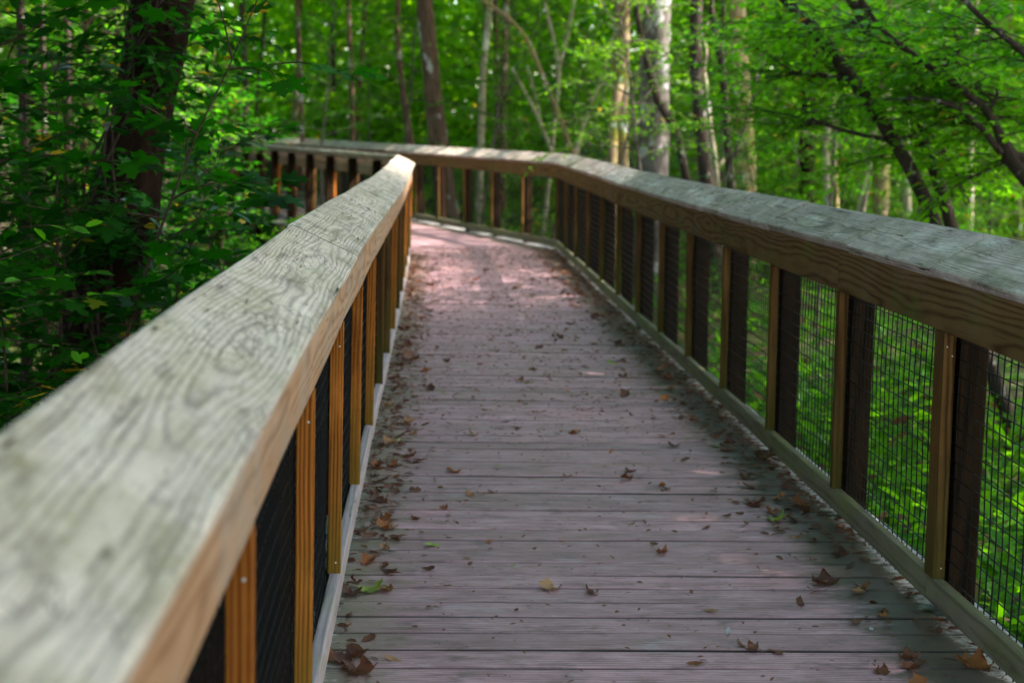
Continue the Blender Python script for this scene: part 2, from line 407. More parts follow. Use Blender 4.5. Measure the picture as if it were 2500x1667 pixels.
def rail_pos(side, s):
    """point at deck level on the inner face of the pickets; s = Y on the straight run, beyond the corner the running length"""
    if side > 0:
        if s <= RC_Y: return Vector((1.664 - 0.00394 * s + bulge(s), s, sag(s)))
        return Vector((RCX, RC_Y, 0)) + HEAD * (s - RC_Y)
    if s <= 12.5: return Vector((-0.3055 + 0.00365 * s + 0.0285 * max(0.0, 4.93 - s) / 3.8, s, sag(s)))
    if s <= LC_Y:
        k = (s - 12.5) / (LC_Y - 12.5)
        a = -0.3055 + 0.00365 * 12.5; return Vector((a + (LCX - a) * k, s, sag(s) - 0.02 * k))
    return Vector((LCX, LC_Y, sag(LC_Y) - 0.02)) + HEAD * (s - LC_Y)


def rail_frame(side, s, side_eps=0.02):
    c = RC_Y if side > 0 else LC_Y
    a = rail_pos(side, s - side_eps); b = rail_pos(side, s + side_eps)
    t = (b - a); t.z = 0; t.normalize()
    out = Vector((t.y, -t.x, 0)) * (1 if side > 0 else -1)     # outward
    return t, out


def rp(side, s, o, z, fr=None):
    t, out = fr if fr else rail_frame(side, s)
    b = rail_pos(side, s)
    return b + out * (o - LEAN[side] * z) + Vector((0, 0, z))


def board_mesh(name, length, prof, rng, step=0.12, warp=0.0015, smooth=False):
    """extrude a closed (y,z) profile along +X"""
    mb = MB(); n = max(1, int(length / step)); m = len(prof)
    ph = rng.uniform(0, 9)
    for i in range(n + 1):
        x = length * i / n
        wy = warp * math.sin(x * 2.3 + ph); wz = warp * math.sin(x * 3.1 + ph * 1.7)
        for (y, z) in prof: mb.v.append((x, y + wy, z + wz))
        if i:
            a = (i - 1) * m; b = i * m
            for k in range(m):
                k2 = (k + 1) % m
                mb.f.append((a + k, a + k2, b + k2, b + k))
    mb.f.append(tuple(range(m))[::-1]); mb.f.append(tuple(n * m + k for k in range(m)))
    me = mb.mesh(name)
    import bmesh
    bm = bmesh.new(); bm.from_mesh(me); bmesh.ops.recalc_face_normals(bm, faces=bm.faces); bm.to_mesh(me); bm.free()
    return me


def rprof(w, t, r=0.004, n=3):
    """rounded rectangle profile centred on (0,0): y width w, z thickness t"""
    pts = []
    for cx, cy, a0 in ((w / 2 - r, t / 2 - r, 0), (-w / 2 + r, t / 2 - r, 90), (-w / 2 + r, -t / 2 + r, 180), (w / 2 - r, -t / 2 + r, 270)):
        for k in range(n + 1):
            a = R(a0 + 90 * k / n); pts.append((cx + r * math.cos(a), cy + r * math.sin(a)))
    return pts


def place_board(name, p0, p1, zdir, w, t, mat, parent, rng, r=0.004, step=0.12, warp=0.0012):
    """board with local X from p0 to p1 (centre line), local Z near zdir (thickness t), local Y width w"""
    x = (p1 - p0); L = x.length; x.normalize()
    z = (zdir - x * zdir.dot(x)).normalized(); y = z.cross(x)
    me = board_mesh(name, L, rprof(w, t, r), rng, step, warp)
    o = link(name, me, mat, parent)
    o.matrix_local = Matrix.Translation(p0 - Vector(parent.location)) @ Matrix((x, y, z)).transposed().to_4x4()
    return o


CAPW, CAPT = 0.236, 0.038
TILT = {1: R(28.4), -1: R(24.5)}
CAP_IN = {1: (-0.028, 1.1305), -1: (-0.0373, 1.1332)}


def cap_line(side, s, ext=0.0, fr=None):
    """centre of the cap board's section and its normal"""
    t, out = fr if fr else rail_frame(side, s)
    a = TILT[side]
    across = out * math.cos(a) + Vector((0, 0, 1)) * math.sin(a)
    nrm = Vector((0, 0, 1)) * math.cos(a) - out * math.sin(a)
    inner = rp(side, s, *CAP_IN[side], (t, out))
    return inner + across * (CAPW / 2) - nrm * (CAPT / 2), nrm


def wire_panel(side, s0, s1, parent, rng):
    mb = MB(); r = 0.0024
    L = s1 - s0; n = max(2, int(L / 0.05))
    ph = rng.uniform(0, 6)

    def P(s, z):
        wob = 0.004 * math.sin(z * 9 + ph) + 0.004 * math.sin(s * 5 + ph)
        return rp(side, s, 0.0455 + wob, z)
    zs = [0.02 + 0.0555 * k for k in range(19)]

    def wire(pts, rr):
        mb.tube(pts, [rr] * len(pts), 4, cap=False)
    for i in range(n):
        s = s0 + L * (i + 0.5) / n
        wire([P(s, z) for z in (0.0, 0.35, 0.7, 1.06)], r)
    for z in zs:
        wire([P(s0 + L * k / 4, z) for k in range(5)], r)
    me = mb.mesh('wire_mesh')
    loc = Vector(parent.location)
    me.transform(Matrix.Translation(-loc))
    return link('wire_mesh', me, M['wire'], parent)


def picket(side, s, parent, rng, mat, dep=0.038, wid=0.042, z0=0.123, z1=0.935, o_in=-0.003):
    fr = rail_frame(side, s)
    o = o_in + wid / 2
    p0 = rp(side, s, o, z0, fr); p1 = rp(side, s, o, z1, fr)
    return place_board('picket', p0, p1, fr[0], wid, dep, mat, parent, rng, r=0.005, step=0.3, warp=0.001)


def build_rail(side, name, label, s_list, corner_s, seams_cap, seams_fascia, seams_toe, mats, nscrew):
    rng = random.Random(11 if side > 0 else 23)
    root = empty(name, rail_pos(side, s_list[0]), label, 'railing')
    up = Vector((0, 0, 1))

    def frames(a, b):                        # frame of the straight piece a..b
        m = 0.5 * (a + b); return rail_frame(side, m, max(0.02, 0.45 * (b - a)))
    # cap boards, mitred by overlap at the corner
    for a, b in zip(seams_cap[:-1], seams_cap[1:]):
        fr = frames(a, b); g0, g1 = 0.0025, 0.0025
        if abs(b - corner_s) < 1e-6: g1 = -0.03 if side > 0 else 0.01
        if abs(a - corner_s) < 1e-6: g0 = -0.03 if side > 0 else 0.0
        far = a > 8.0
        c0, n0 = cap_line(side, a + 1e-4, fr=rail_frame(side, a + 0.03) if a >= corner_s - 1e-6 else rail_frame(side, a - 0.03) if a > corner_s - 0.02 else fr)
        c1, n1 = cap_line(side, b - 1e-4, fr=fr)
        if 3.0 < a < corner_s - 2:
            jz = Vector((0, 0, 1))
            c0 = c0 + jz * rng.uniform(-0.004, 0.004) + fr[1] * rng.uniform(-0.005, 0.005); c1 = c1 + jz * rng.uniform(-0.004, 0.004) + fr[1] * rng.uniform(-0.005, 0.005)
            n0 = (n0 + fr[1] * rng.uniform(-0.03, 0.03)).normalized(); n1 = n0
        x = (c1 - c0).normalized()
        place_board('cap_board', c0 + x * g0, c1 - x * g1, (n0 + n1) * 0.5 if not far else n0, CAPW, CAPT, mats['cap'], root, rng, r=0.009, step=0.1, warp=0.0022)
    for nm, seams, zc, h, mk in (('rail_board', seams_fascia, 1.0175, 0.165, 'fascia'), ('toe_board', seams_toe, 0.082, 0.089, 'toe')):
        for a, b in zip(seams[:-1], seams[1:]):
            fr = frames(a, b)
            p0 = rp(side, a + 0.0015, 0.019, zc, fr); p1 = rp(side, b - 0.0015, 0.019, zc, fr)
            if b == corner_s or a == corner_s: pass
            place_board(nm, p0, p1, -fr[1], h, 0.036, mats[mk], root, rng, r=0.007 if nm == 'toe_board' else 0.004)
    for i, s in enumerate(s_list):
        fr = rail_frame(side, s)
        big = (side > 0 and abs(s - Y0) < 0.01)
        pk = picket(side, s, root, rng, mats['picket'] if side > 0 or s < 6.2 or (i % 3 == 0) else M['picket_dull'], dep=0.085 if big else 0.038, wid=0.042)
        if s < 5.0:
            mb = MB()
            for (zz, oo) in ((0.890, -0.010), (0.860, 0.008), (0.16, 0.006)):
                c = Vector((zz - 0.123, oo, 0.0))
                # small pan heads on the near face (local -Z) of the picket
                mb.tube([c + Vector((0, 0, -(0.0425 if big else 0.019) - 0.003)), c + Vector((0, 0, -(0.0425 if big else 0.019) + 0.002))], [0.0022, 0.0032], 8)
            so_ = link('screw', mb.mesh('screw'), M['screw'], pk)
        # outer post behind the wire, down into the ground
        ow = 0.128 if big else 0.092
        p0 = rp(side, s + 0.01, 0.050 + 0.046, -1.35, fr); p1 = rp(side, s + 0.01, 0.050 + 0.046, 1.132, fr)
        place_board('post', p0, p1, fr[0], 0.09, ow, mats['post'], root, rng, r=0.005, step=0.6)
        if i + 1 < len(s_list):
            wire_panel(side, s + 0.02, s_list[i + 1] + 0.02, root, rng)
    # outer skirt board under the deck edge
    return root


sR = [Y0 + STEP * k for k in range(-3, 12)] + [RC_Y]
sR = [s for s in sR if s <= RC_Y - 0.5] + [RC_Y - 0.03]
sR += [RC_Y + 1.107 * k for k in range(1, 20)]
sL = [Y0 + STEP * k for k in range(-4, 8)]
sL += [13.75, 14.9, 16.05, LC_Y]
sL += [LC_Y + 1.08 * k for k in range(1, 14)]


def cut(seq, lo, hi):
    return seq


capR = [0.4, 3.2, 4.50, 5.43, 6.78, 7.95, 9.3, 10.7, 12.1, 13.6, 15.2, 16.8, RC_Y] + [RC_Y + 2.214 * k for k in range(1, 10)]
fasR = [0.9] + [Y0 + STEP * k + 0.02 for k in (-1, 1, 3, 5, 7, 9)] + [RC_Y] + [RC_Y + 2.214 * k for k in range(1, 10)]
toeR = [0.9] + [Y0 + STEP * k + 0.02 for k in (0, 3, 6, 9)] + [RC_Y] + [RC_Y + 2.214 * k for k in range(1, 10)]
capL = [0.30, 4.52, 8.05, 10.3, 12.5, 14.6, LC_Y] + [LC_Y + 2.16 * k for k in range(1, 7)]
fasL = [0.3] + [Y0 + STEP * k + 0.02 for k in (-2, 0, 2, 4, 6)] + [12.61, 14.9, LC_Y] + [LC_Y + 2.16 * k for k in range(1, 7)]
toeL = [0.5] + [Y0 + STEP * k + 0.02 for k in (-1, 2, 5)] + [12.61, 14.9, LC_Y] + [LC_Y + 2.16 * k for k in range(1, 7)]

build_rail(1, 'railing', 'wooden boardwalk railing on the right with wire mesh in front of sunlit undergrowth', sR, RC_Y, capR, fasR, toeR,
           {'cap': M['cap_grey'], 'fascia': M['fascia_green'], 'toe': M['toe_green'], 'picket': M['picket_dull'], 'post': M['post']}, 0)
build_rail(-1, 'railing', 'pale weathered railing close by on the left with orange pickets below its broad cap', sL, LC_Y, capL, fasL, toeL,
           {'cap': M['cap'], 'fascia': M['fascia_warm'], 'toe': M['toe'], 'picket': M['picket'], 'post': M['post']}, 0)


# ------------------------------------------------------------------ deck planks
def build_deck():
    rng = random.Random(5)
    mb = MB(); cols = []
    pitch, gap = 0.145, 0.008
    s = 0.6

    def edges(s_, far):
        """left and right ends of the plank line at running position s_"""
        if not far:
            l = rail_pos(-1, s_) + Vector((-0.21, 0, 0)); r = rail_pos(1, min(s_, RC_Y)) + Vector((0.20, 0, 0)); r.y = s_
            l.z = r.z = sag(s_)
            return l, r
        base = Vector((RCX, RC_Y, 0)) + HEAD * s_
        nrm = Vector((HEAD.y, -HEAD.x, 0))
        return base - nrm * 2.35, base + nrm * 0.20

    def plank(l0, r0, l1, r1, zj):
        m = 14; th = 0.036; c = rng.random(); b = rng.uniform(0.004, 0.008); gr = rng.choice((0.55, 0.8, 1.0, 1.0, 1.0))
        n0 = len(mb.v)
        for i in range(m + 1):
            k = i / m
            a = l0.lerp(r0, k); d = l1.lerp(r1, k)
            e = (d - a).normalized() * b
            cup = 0.0015 * math.sin(k * 7 + c * 30)
            up = Vector((0, 0, zj + cup))
            dn = Vector((0, 0, -th))
            W_ = (r0 - l0).length
            x = k * W_
            el = max(0.0, 1 - max(0.0, x - 0.21) / 0.42); er = max(0.0, 1 - max(0.0, (W_ - 0.20) - x) / 0.46)
            for q in (a + dn + up, a + up - Vector((0, 0, b)), a + e + up, d - e + up, d + up - Vector((0, 0, b)), d + dn + up):
                mb.v.append(tuple(q)); cols.append((c, el, er, gr if len(cols) % 6 in (0, 1, 4, 5) else 0.0))
            if i:
                p, q2 = n0 + (i - 1) * 6, n0 + i * 6
                for j in range(5): mb.f.append((p + j, q2 + j, q2 + j + 1, p + j + 1))
                mb.f.append((p + 5, q2 + 5, q2, p))
        mb.f.append(tuple(n0 + j for j in range(6))); mb.f.append(tuple(n0 + m * 6 + j for j in reversed(range(6))))
    while s < 18.2:
        w = pitch - rng.uniform(0.003, 0.010)
        l0, r0 = edges(s, False); l1, r1 = edges(s + w, False)
        plank(l0, r0, l1, r1, rng.uniform(-0.0022, 0.0022))
        s += pitch
    # fan of planks through the bend
    l_a, r_a = edges(18.2, False)
    l_b, r_b = edges(0.9, True)
    nf = 9
    for k in range(nf):
        a, b_ = k / nf, (k + 0.965) / nf
        plank(l_a.lerp(l_b, a), r_a.lerp(r_b, a), l_a.lerp(l_b, b_), r_a.lerp(r_b, b_), rng.uniform(-0.002, 0.002))
    s = 0.9
    while s < 24:
        l0, r0 = edges(s, True); l1, r1 = edges(s + pitch - gap, True)
        plank(l0, r0, l1, r1, rng.uniform(-0.002, 0.002)); s += pitch
    me = mb.mesh('boardwalk')
    ca = me.color_attributes.new('board', 'FLOAT_COLOR', 'POINT')
    ca.data.foreach_set('color', np.array(cols, dtype=np.float32).ravel())
    o = link('boardwalk_path', me, M['deck'])
    tag(o, 'boardwalk of grey brown cross planks strewn with leaves', 'path', kind='structure')
    # beams carrying the planks
    mb = MB()
    for side in (-1, 1):
        for o_ in (0.02, -0.9):
            if side < 0 and o_ < 0: continue
            pts = [rail_pos(side, s_) + rail_frame(side, s_)[1] * o_ + Vector((0, 0, -0.17)) for s_ in np.linspace(0.6, 40, 60)]
            mb.tube(pts, [0.085] * len(pts), 4)
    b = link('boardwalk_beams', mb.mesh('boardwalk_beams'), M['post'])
    tag(b, 'dark timber beams under the boardwalk planks', 'beams', kind='structure')


build_deck()


# ------------------------------------------------------------------ ground
def gz(x, y):
    return -1.0 + 0.14 * math.sin(x * 0.31 + 1.3) * math.cos(y * 0.27) + 0.06 * math.sin(x * 0.9 + y * 0.7) + 0.03 * max(0.0, (y - 26)) * 0.9


def build_ground():
    mb = MB(); n = 110
    xs = [math.copysign(abs(t) ** 1.8, t) * 150 for t in np.linspace(-1, 1, n)]
    ys = [math.copysign(abs(t) ** 1.8, t) * 170 + 10 for t in np.linspace(-1, 1, n)]
    for y in ys:
        for x in xs: mb.v.append((x, y, gz(x, min(y, 70))))
    for j in range(n - 1):
        for i in range(n - 1):
            a = j * n + i; mb.f.append((a, a + 1, a + n + 1, a + n))
    o = link('ground', mb.mesh('ground', True), M['ground'])
    tag(o, 'leaf covered swampy forest floor below the boardwalk', 'ground', kind='structure')


build_ground()

# ------------------------------------------------------------------ leaves
T_QUAD = (np.array([(0, 0, 0), (0.45, 0.30, 0.05), (1, 0, -0.04), (0.45, -0.30, 0.05)]), [(0, 3, 2, 1)])
T_OVAL = (np.array([(0, 0, 0), (0.28, 0.19, 0.05), (0.65, 0.20, 0.03), (1, 0, -0.08), (0.65, -0.20, 0.03), (0.28, -0.19, 0.05), (0.48, 0, -0.015)]),
          [(0, 6, 2, 1), (6, 3, 2), (0, 5, 4, 6), (6, 4, 3)])
_mh = [(0, 0), (-0.06, 0.16), (0.02, 0.34), (0.00, 0.50), (0.16, 0.40), (0.22, 0.30), (0.34, 0.42), (0.44, 0.60), (0.55, 0.50), (0.54, 0.30), (0.53, 0.17), (0.66, 0.22), (0.78, 0.27), (0.84, 0.12), (1.0, 0)]
_mo = _mh + [(x, -y) for x, y in _mh[-2:0:-1]]
T_MAPLE = (np.array([(x, y * 0.9, 0.06 * abs(y) - 0.10 * x * x) for x, y in _mo]), [tuple(range(len(_mo)))[::-1]])
T_BAY = (np.array([(0, 0, 0), (0.25, 0.13, 0.03), (0.65, 0.14, 0.02), (1, 0, -0.10), (0.65, -0.14, 0.02), (0.25, -0.13, 0.03), (0.48, 0, -0.01)]),
         [(0, 6, 2, 1), (6, 3, 2), (0, 5, 4, 6), (6, 4, 3)])
T_BLADE = (np.array([(0, 0.05, 0), (0, -0.05, 0), (0.5, -0.06, 0.02), (0.5, 0.06, 0.02), (1, 0, -0.14)]), [(0, 1, 2, 3), (3, 2, 4)])


def leaf_mesh(name, C, D, N, Sz, tmpl, rnd):
    tv, tf = tmpl
    C = np.asarray(C, float); D = np.asarray(D, float); N = np.asarray(N, float); Sz = np.asarray(Sz, float)
    D /= np.linalg.norm(D, axis=1, keepdims=True) + 1e-9
    B = np.cross(N, D); B /= np.linalg.norm(B, axis=1, keepdims=True) + 1e-9
    N = np.cross(D, B)
    k, m = len(C), len(tv)
    V = C[:, None, :] + Sz[:, None, None] * (tv[None, :, 0, None] * D[:, None, :] + tv[None, :, 1, None] * B[:, None, :] + tv[None, :, 2, None] * N[:, None, :])
    me = bpy.data.meshes.new(name)
    me.vertices.add(k * m); me.vertices.foreach_set('co', V.reshape(-1).astype(np.float32))
    lp = np.concatenate([np.array(f) for f in tf]); ln = len(lp)
    starts = np.cumsum([0] + [len(f) for f in tf[:-1]])
    me.loops.add(k * ln); me.polygons.add(k * len(tf))
    me.loops.foreach_set('vertex_index', (lp[None, :] + (np.arange(k) * m)[:, None]).reshape(-1).astype(np.int32))
    me.polygons.foreach_set('loop_start', (starts[None, :] + (np.arange(k) * ln)[:, None]).reshape(-1).astype(np.int32))
    me.update(calc_edges=True)
    a = me.attributes.new('rnd', 'FLOAT', 'POINT')
    a.data.foreach_set('value', np.repeat(np.asarray(rnd, np.float32), m))
    return me


class Grow:
    """collects twigs (tubes) and leaves"""
    def __init__(s, seed):
        s.r = random.Random(seed); s.mb = MB(); s.C = []; s.D = []; s.N = []; s.S = []

    def leaf(s, p, d, n, size):
        s.C.append(tuple(p)); s.D.append(tuple(d)); s.N.append(tuple(n)); s.S.append(size)

    def line(s, p, d, L, n=6, droop=0.0, wander=0.12):
        pts = [Vector(p)]; d = Vector(d).normalized(); r = s.r
        for i in range(n):
            d = (d + Vector((r.gauss(0, wander), r.gauss(0, wander), r.gauss(0, wander) - droop))).normalized()
            pts.append(pts[-1] + d * (L / n))
        return pts

    def leaves_along(s, pts, spacing, size, t0=0.15, flat=0.35, drop=0.1):
        r = s.r; acc = 0; side = 1
        total = sum((b - a).length for a, b in zip(pts, pts[1:])); done = 0; nxt = total * t0
        for a, b in zip(pts, pts[1:]):
            L = (b - a).length; t = (b - a).normalized() if L > 1e-6 else Vector((0, 0, 1))
            while nxt < done + L:
                p = a + t * (nxt - done)
                lat = t.cross(Vector((0, 0, 1)))
                if lat.length < 0.1: lat = Vector((r.gauss(0, 1), r.gauss(0, 1), 0))
                lat.normalize()
                d = (t * r.uniform(0.1, 0.8) + lat * side + Vector((r.gauss(0, .2), r.gauss(0, .2), r.gauss(0, .25) - drop))).normalized()
                n = Vector((r.gauss(0, flat), r.gauss(0, flat), 1)).normalized()
                sz = size * r.uniform(0.6, 1.2)
                s.leaf(p + d * sz * 0.15, d, n, sz)
                side = -side; nxt += spacing * r.uniform(0.6, 1.4)
            done += L
        t = (pts[-1] - pts[-2]).normalized()
        s.leaf(pts[-1], t + Vector((0, 0, -drop)), Vector((r.gauss(0, flat), r.gauss(0, flat), 1)), size)

    def spray(s, p, d, L, r0, spacing, size, nsub=5, droop=0.03, flat=0.35, drop=0.1, sides=5):
        r = s.r
        pts = s.line(p, d, L, 7, droop)
        s.mb.tube(pts, [max(0.0015, r0 * (1 - 0.85 * i / 7)) for i in range(8)], sides, cap=False)
        s.leaves_along(pts, spacing, size, 0.35, flat, drop)
        for k in range(nsub):
            i = 1 + int(5.9 * (k + r.random() * 0.8) / max(1, nsub))
            i = min(i, 6)
            t = (pts[i + 1] - pts[i]).normalized() if i < 7 else (pts[7] - pts[6]).normalized()
            lat = t.cross(Vector((0, 0, 1)))
            if lat.length < 0.1: lat = t.orthogonal()
            lat.normalize()
            sd_ = 1 if k % 2 else -1
            d2 = (t * 0.8 + lat * sd_ * r.uniform(0.5, 1.1) + Vector((0, 0, r.gauss(0.05, 0.2)))).normalized()
            l2 = L * r.uniform(0.3, 0.55) * (1 - 0.08 * i)
            q = s.line(pts[i], d2, l2, 4, droop)
            s.mb.tube(q, [max(0.001, r0 * 0.45 * (1 - 0.8 * j / 4)) for j in range(5)], 4, cap=False)
            s.leaves_along(q, spacing, size, 0.1, flat, drop)

    def build(s, name, twig_name, leaf_name, tmat, lmat, tmpl, loc, label, cat, group=None):
        root = empty(name, loc, label, cat, group)
        link(twig_name, s.mb.mesh(twig_name, True), tmat, root)
        me = leaf_mesh(leaf_name, s.C, s.D, s.N, s.S, tmpl, [s.r.random() for _ in s.C])
        link(leaf_name, me, lmat, root)
        return root


def sapling(seed, h, nbr, brl, spacing, size, lean=(0, 0), rad=0.02, nstem=1, t_lo=0.18, nsub=5, flat=0.35, drop=0.1, droop=0.03, spread=0.25):
    g = Grow(seed); r = g.r
    for st in range(nstem):
        a0 = r.uniform(0, 6.28)
        hh = h * r.uniform(0.75, 1.0) if st else h
        d = Vector((lean[0] + (math.cos(a0) * spread if nstem > 1 else 0), lean[1] + (math.sin(a0) * spread if nstem > 1 else 0), 1))
        stem = g.line((math.cos(a0) * 0.05 * (nstem > 1), math.sin(a0) * 0.05 * (nstem > 1), -0.1), d, hh + 0.1, 10, -0.01, 0.06)
        g.mb.tube(stem, [max(0.003, rad * (1 - 0.85 * i / 10)) for i in range(11)], 7)
        az = r.uniform(0, 6.28)
        for k in range(nbr):
            t = t_lo + (1 - t_lo) * (k + r.random()) / nbr
            f = min(9.99, t * 10); i = int(f); p = stem[i].lerp(stem[i + 1], f - i)
            az += 2.4 + r.uniform(-0.5, 0.5)
            el = r.uniform(-0.05, 0.35) + 0.35 * t
            dd = Vector((math.cos(az) * math.cos(el), math.sin(az) * math.cos(el), math.sin(el)))
            g.spray(p, dd, brl * (1.15 - 0.6 * t) * r.uniform(0.7, 1.2), rad * 0.4, spacing, size, nsub, droop, flat, drop)
    return g


# prototypes, every one placed where the photo shows such a plant; the copies follow
FAR = Vector((0, 0, 0))
maples = []
for i in range(3):
    g = sapling(100 + i, 2.9, 16, 0.85, 0.075, 0.105, rad=0.013, nsub=4, t_lo=0.2)
    maples.append(g)
bushes = [sapling(200 + i, 3.2, 20, 1.05, 0.05, 0.075, rad=0.016, nstem=2, nsub=5, t_lo=0.12) for i in range(3)]
talls = [sapling(300 + i, 5.2, 26, 1.35, 0.065, 0.095, rad=0.03, nstem=1, nsub=6, t_lo=0.1) for i in range(3)]

# ------------------------------------------------------------------ left side plants (close: mostly maple saplings)
LAB_M = 'young maple sapling with broad lobed leaves in the shade beside the left railing'
GR_M = 'maple saplings left of the boardwalk'
spots = [(-1.25, 4.7, 0, 0.80), (-1.75, 5.6, 1, 0.9), (-1.25, 6.5, 2, 0.80), (-2.5, 6.6, 0, 1.05), (-1.75, 7.4, 1, 0.95), (-3.1, 7.8, 2, 1.15), (-1.35, 8.6, 0, 0.9), (-2.3, 9.3, 2, 1.1), (-3.7, 9.6, 1, 1.2), (-2.4, 10.4, 1, 1.0), (-3.1, 11.5, 0, 1.2), (-1.62, 6.2, 2, 1.12), (-2.15, 6.3, 1, 1.2), (-2.9, 6.0, 2, 1.2)]
mp = []
for k, (x, y, i, sc) in enumerate(spots):
    z = gz(x, y)
    if i >= len(mp) or mp[i] is None:
        while len(mp) <= i: mp.append(None)
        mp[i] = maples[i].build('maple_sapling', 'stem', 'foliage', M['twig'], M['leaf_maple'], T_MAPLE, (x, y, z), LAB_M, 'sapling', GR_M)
        mp[i].scale = (sc, sc, sc)
    else:
        copy_tree(mp[i], (x, y, z), k * 1.9, sc)

# vines and their leaves up the massive trunk
def trunk_vine():
    g = Grow(640); r = g.r
    ln = [at(408, -60, 8.0), at(392, 60, 8.0), at(372, 153, 8.0), at(350, 268, 8.0), at(322, 402, 8.0), at(300, 517, 8.0), at(290, 640, 8.0)]
    base = Vector((ln[-1].x, ln[-1].y - 0.1, gz(ln[-1].x, ln[-1].y)))
    for k in range(4):
        off = r.uniform(-0.15, 0.15); ph = r.uniform(0, 6)
        pts = [base] + [p + Vector((off + 0.07 * math.sin(ph + i * 1.3), -0.10 - 0.05 * r.random(), 0)) for i, p in enumerate(reversed(ln))]
        g.mb.tube(pts, [0.012 - 0.001 * i for i in range(len(pts))], 6)
    for k in range(60):
        f = r.random() * 5.9; i = int(f); p = ln[i].lerp(ln[i + 1], f - i)
        az = r.uniform(-3.3, 0.2)
        d = Vector((math.cos(az), math.sin(az), r.uniform(-0.35, 0.45)))
        g.spray(p + Vector((r.uniform(-0.16, 0.16), -0.08, 0)), d, r.uniform(0.25, 0.6), 0.005, 0.06, 0.085, 3, 0.05, 0.55, 0.2)
    g.C = [tuple(Vector(c) - base) for c in g.C]; g.mb.v = [tuple(Vector(v) - base) for v in g.mb.v]
    return g.build('climbing_vine', 'stem', 'foliage', M['bark_dark'], M['leaf_maple'], T_OVAL, base, 'leafy vine climbing the massive dark trunk at the left', 'vine')


trunk_vine()

# shrubs with long glossy leaves round the massive trunk
gb = sapling(500, 2.6, 14, 0.6, 0.075, 0.125, rad=0.012, nsub=3, t_lo=0.35, flat=0.5)
LAB_G = 'shrub with long glossy dark green leaves around the massive left trunk'
bay = gb.build('glossy_shrub', 'stem', 'foliage', M['twig'], M['leaf_deep'], T_BAY, (-1.50, 7.25, gz(-1.5, 7.25)), LAB_G, 'shrub', 'glossy shrubs at the massive trunk')
for k, (x, y, sc) in enumerate(((-1.95, 7.1, 1.15), (-1.05, 8.6, 1.0), (-2.6, 8.0, 1.2))):
    copy_tree(bay, (x, y, gz(x, y)), 1.3 + k * 2.0, sc)

# near twig with sharp leaves at the left edge
def near_twig():
    g = Grow(77)
    for (px, py, Y, dx, dz, L) in ((-60, 700, 3.75, 1.0, 0.25, 0.30), (-70, 770, 3.8, 1.0, 0.35, 0.34), (-40, 830, 3.9, 1.0, 0.1, 0.30), (-60, 560, 4.1, 1.0, 0.05, 0.26), (-30, 640, 4.3, 0.9, 0.3, 0.30)):
        p = at(px, py, Y)
        pts = g.line(p, (dx, 0.25, dz * 0.6), L, 6, 0.03, 0.07)
        g.mb.tube(pts, [0.0022 * (1 - 0.7 * i / 6) for i in range(7)], 5, cap=False)
        g.leaves_along(pts, 0.045, 0.058, 0.1, 0.5, 0.15)
    b = at(-150, 1000, 4.0)
    for k in range(5):
        pass
    base = Vector((b.x - 0.05, b.y, gz(b.x, b.y)))
    stem = [base, base + Vector((0.02, 0, 0.8)), base + Vector((0.04, 0, 1.5)), base + Vector((0.0, 0.02, 2.2)), base + Vector((0.0, 0.02, 2.5))]
    g.mb.tube(stem, [0.009, 0.008, 0.006, 0.004, 0.002], 7)
    rel = [tuple(Vector(c) - base) for c in g.C]; g.C = rel
    g.mb.v = [tuple(Vector(v) - base) for v in g.mb.v]
    return g.build('shrub', 'stem', 'foliage', M['twig'], M['leaf_bright'], T_OVAL, base, 'slender shrub with small pointed bright leaves at the left picture edge', 'shrub')


near_twig()

# low small leaved bushes hugging the left rail
LAB_S = 'low small leaved bush growing against the outer side of the left railing'
g0 = sapling(400, 1.45, 18, 0.5, 0.035, 0.05, rad=0.008, nstem=3, nsub=5, t_lo=0.25, flat=0.5)
pb = g0.build('low_bush', 'stem', 'foliage', M['twig'], M['leaf_bright'], T_OVAL, (-1.35, 3.6, gz(-1.35, 3.6)), LAB_S, 'bush', 'low bushes by the left railing')
for k, (x, y, sc) in enumerate(((-1.15, 4.5, 0.95), (-1.7, 4.3, 1.05), (-1.15, 5.7, 1.05), (-1.05, 7.6, 1.1), (-1.2, 9.6, 1.15), (-1.15, 11.6, 1.2), (-1.2, 13.4, 1.2))):
    copy_tree(pb, (x, y, gz(x, y)), k * 2.2, sc)

# ------------------------------------------------------------------ middle distance leafy undergrowth, both sides
LAB_B = 'leafy green understorey bush among the trees beyond the boardwalk'
GR_B = 'understorey bushes in the woods'
LAB_T = 'tall slender understorey tree with layered green leaves in the woods'
GR_T = 'understorey trees in the woods'
bp, tp = [], []
rs = random.Random(9)


def put_bush(x, y, i, sc, rz):
    global bp
    while len(bp) <= i: bp.append(None)
    if bp[i] is None:
        bp[i] = bushes[i].build('understorey_bush', 'stem', 'foliage', M['twig'], M['leaf_bright'] if i != 1 else M['leaf_deep'], T_OVAL, (x, y, gz(x, y)), LAB_B, 'bush', GR_B)
        bp[i].scale = (sc,) * 3
    else: copy_tree(bp[i], (x, y, gz(x, y)), rz, sc)


shp = []


def put_shade(x, y, i, sc, rz):
    if len(shp) <= i:
        shp.append(bushes[i + 1].build('shade_bush', 'stem', 'foliage', M['twig'], M['leaf_painted_shade'], T_OVAL, (x, y, gz(x, y)), 'dark green shaded bush in the wood left of the boardwalk', 'bush', 'shaded bushes in the left wood'))
        shp[i].scale = (sc,) * 3
    else: copy_tree(shp[i], (x, y, gz(x, y)), rz, sc)


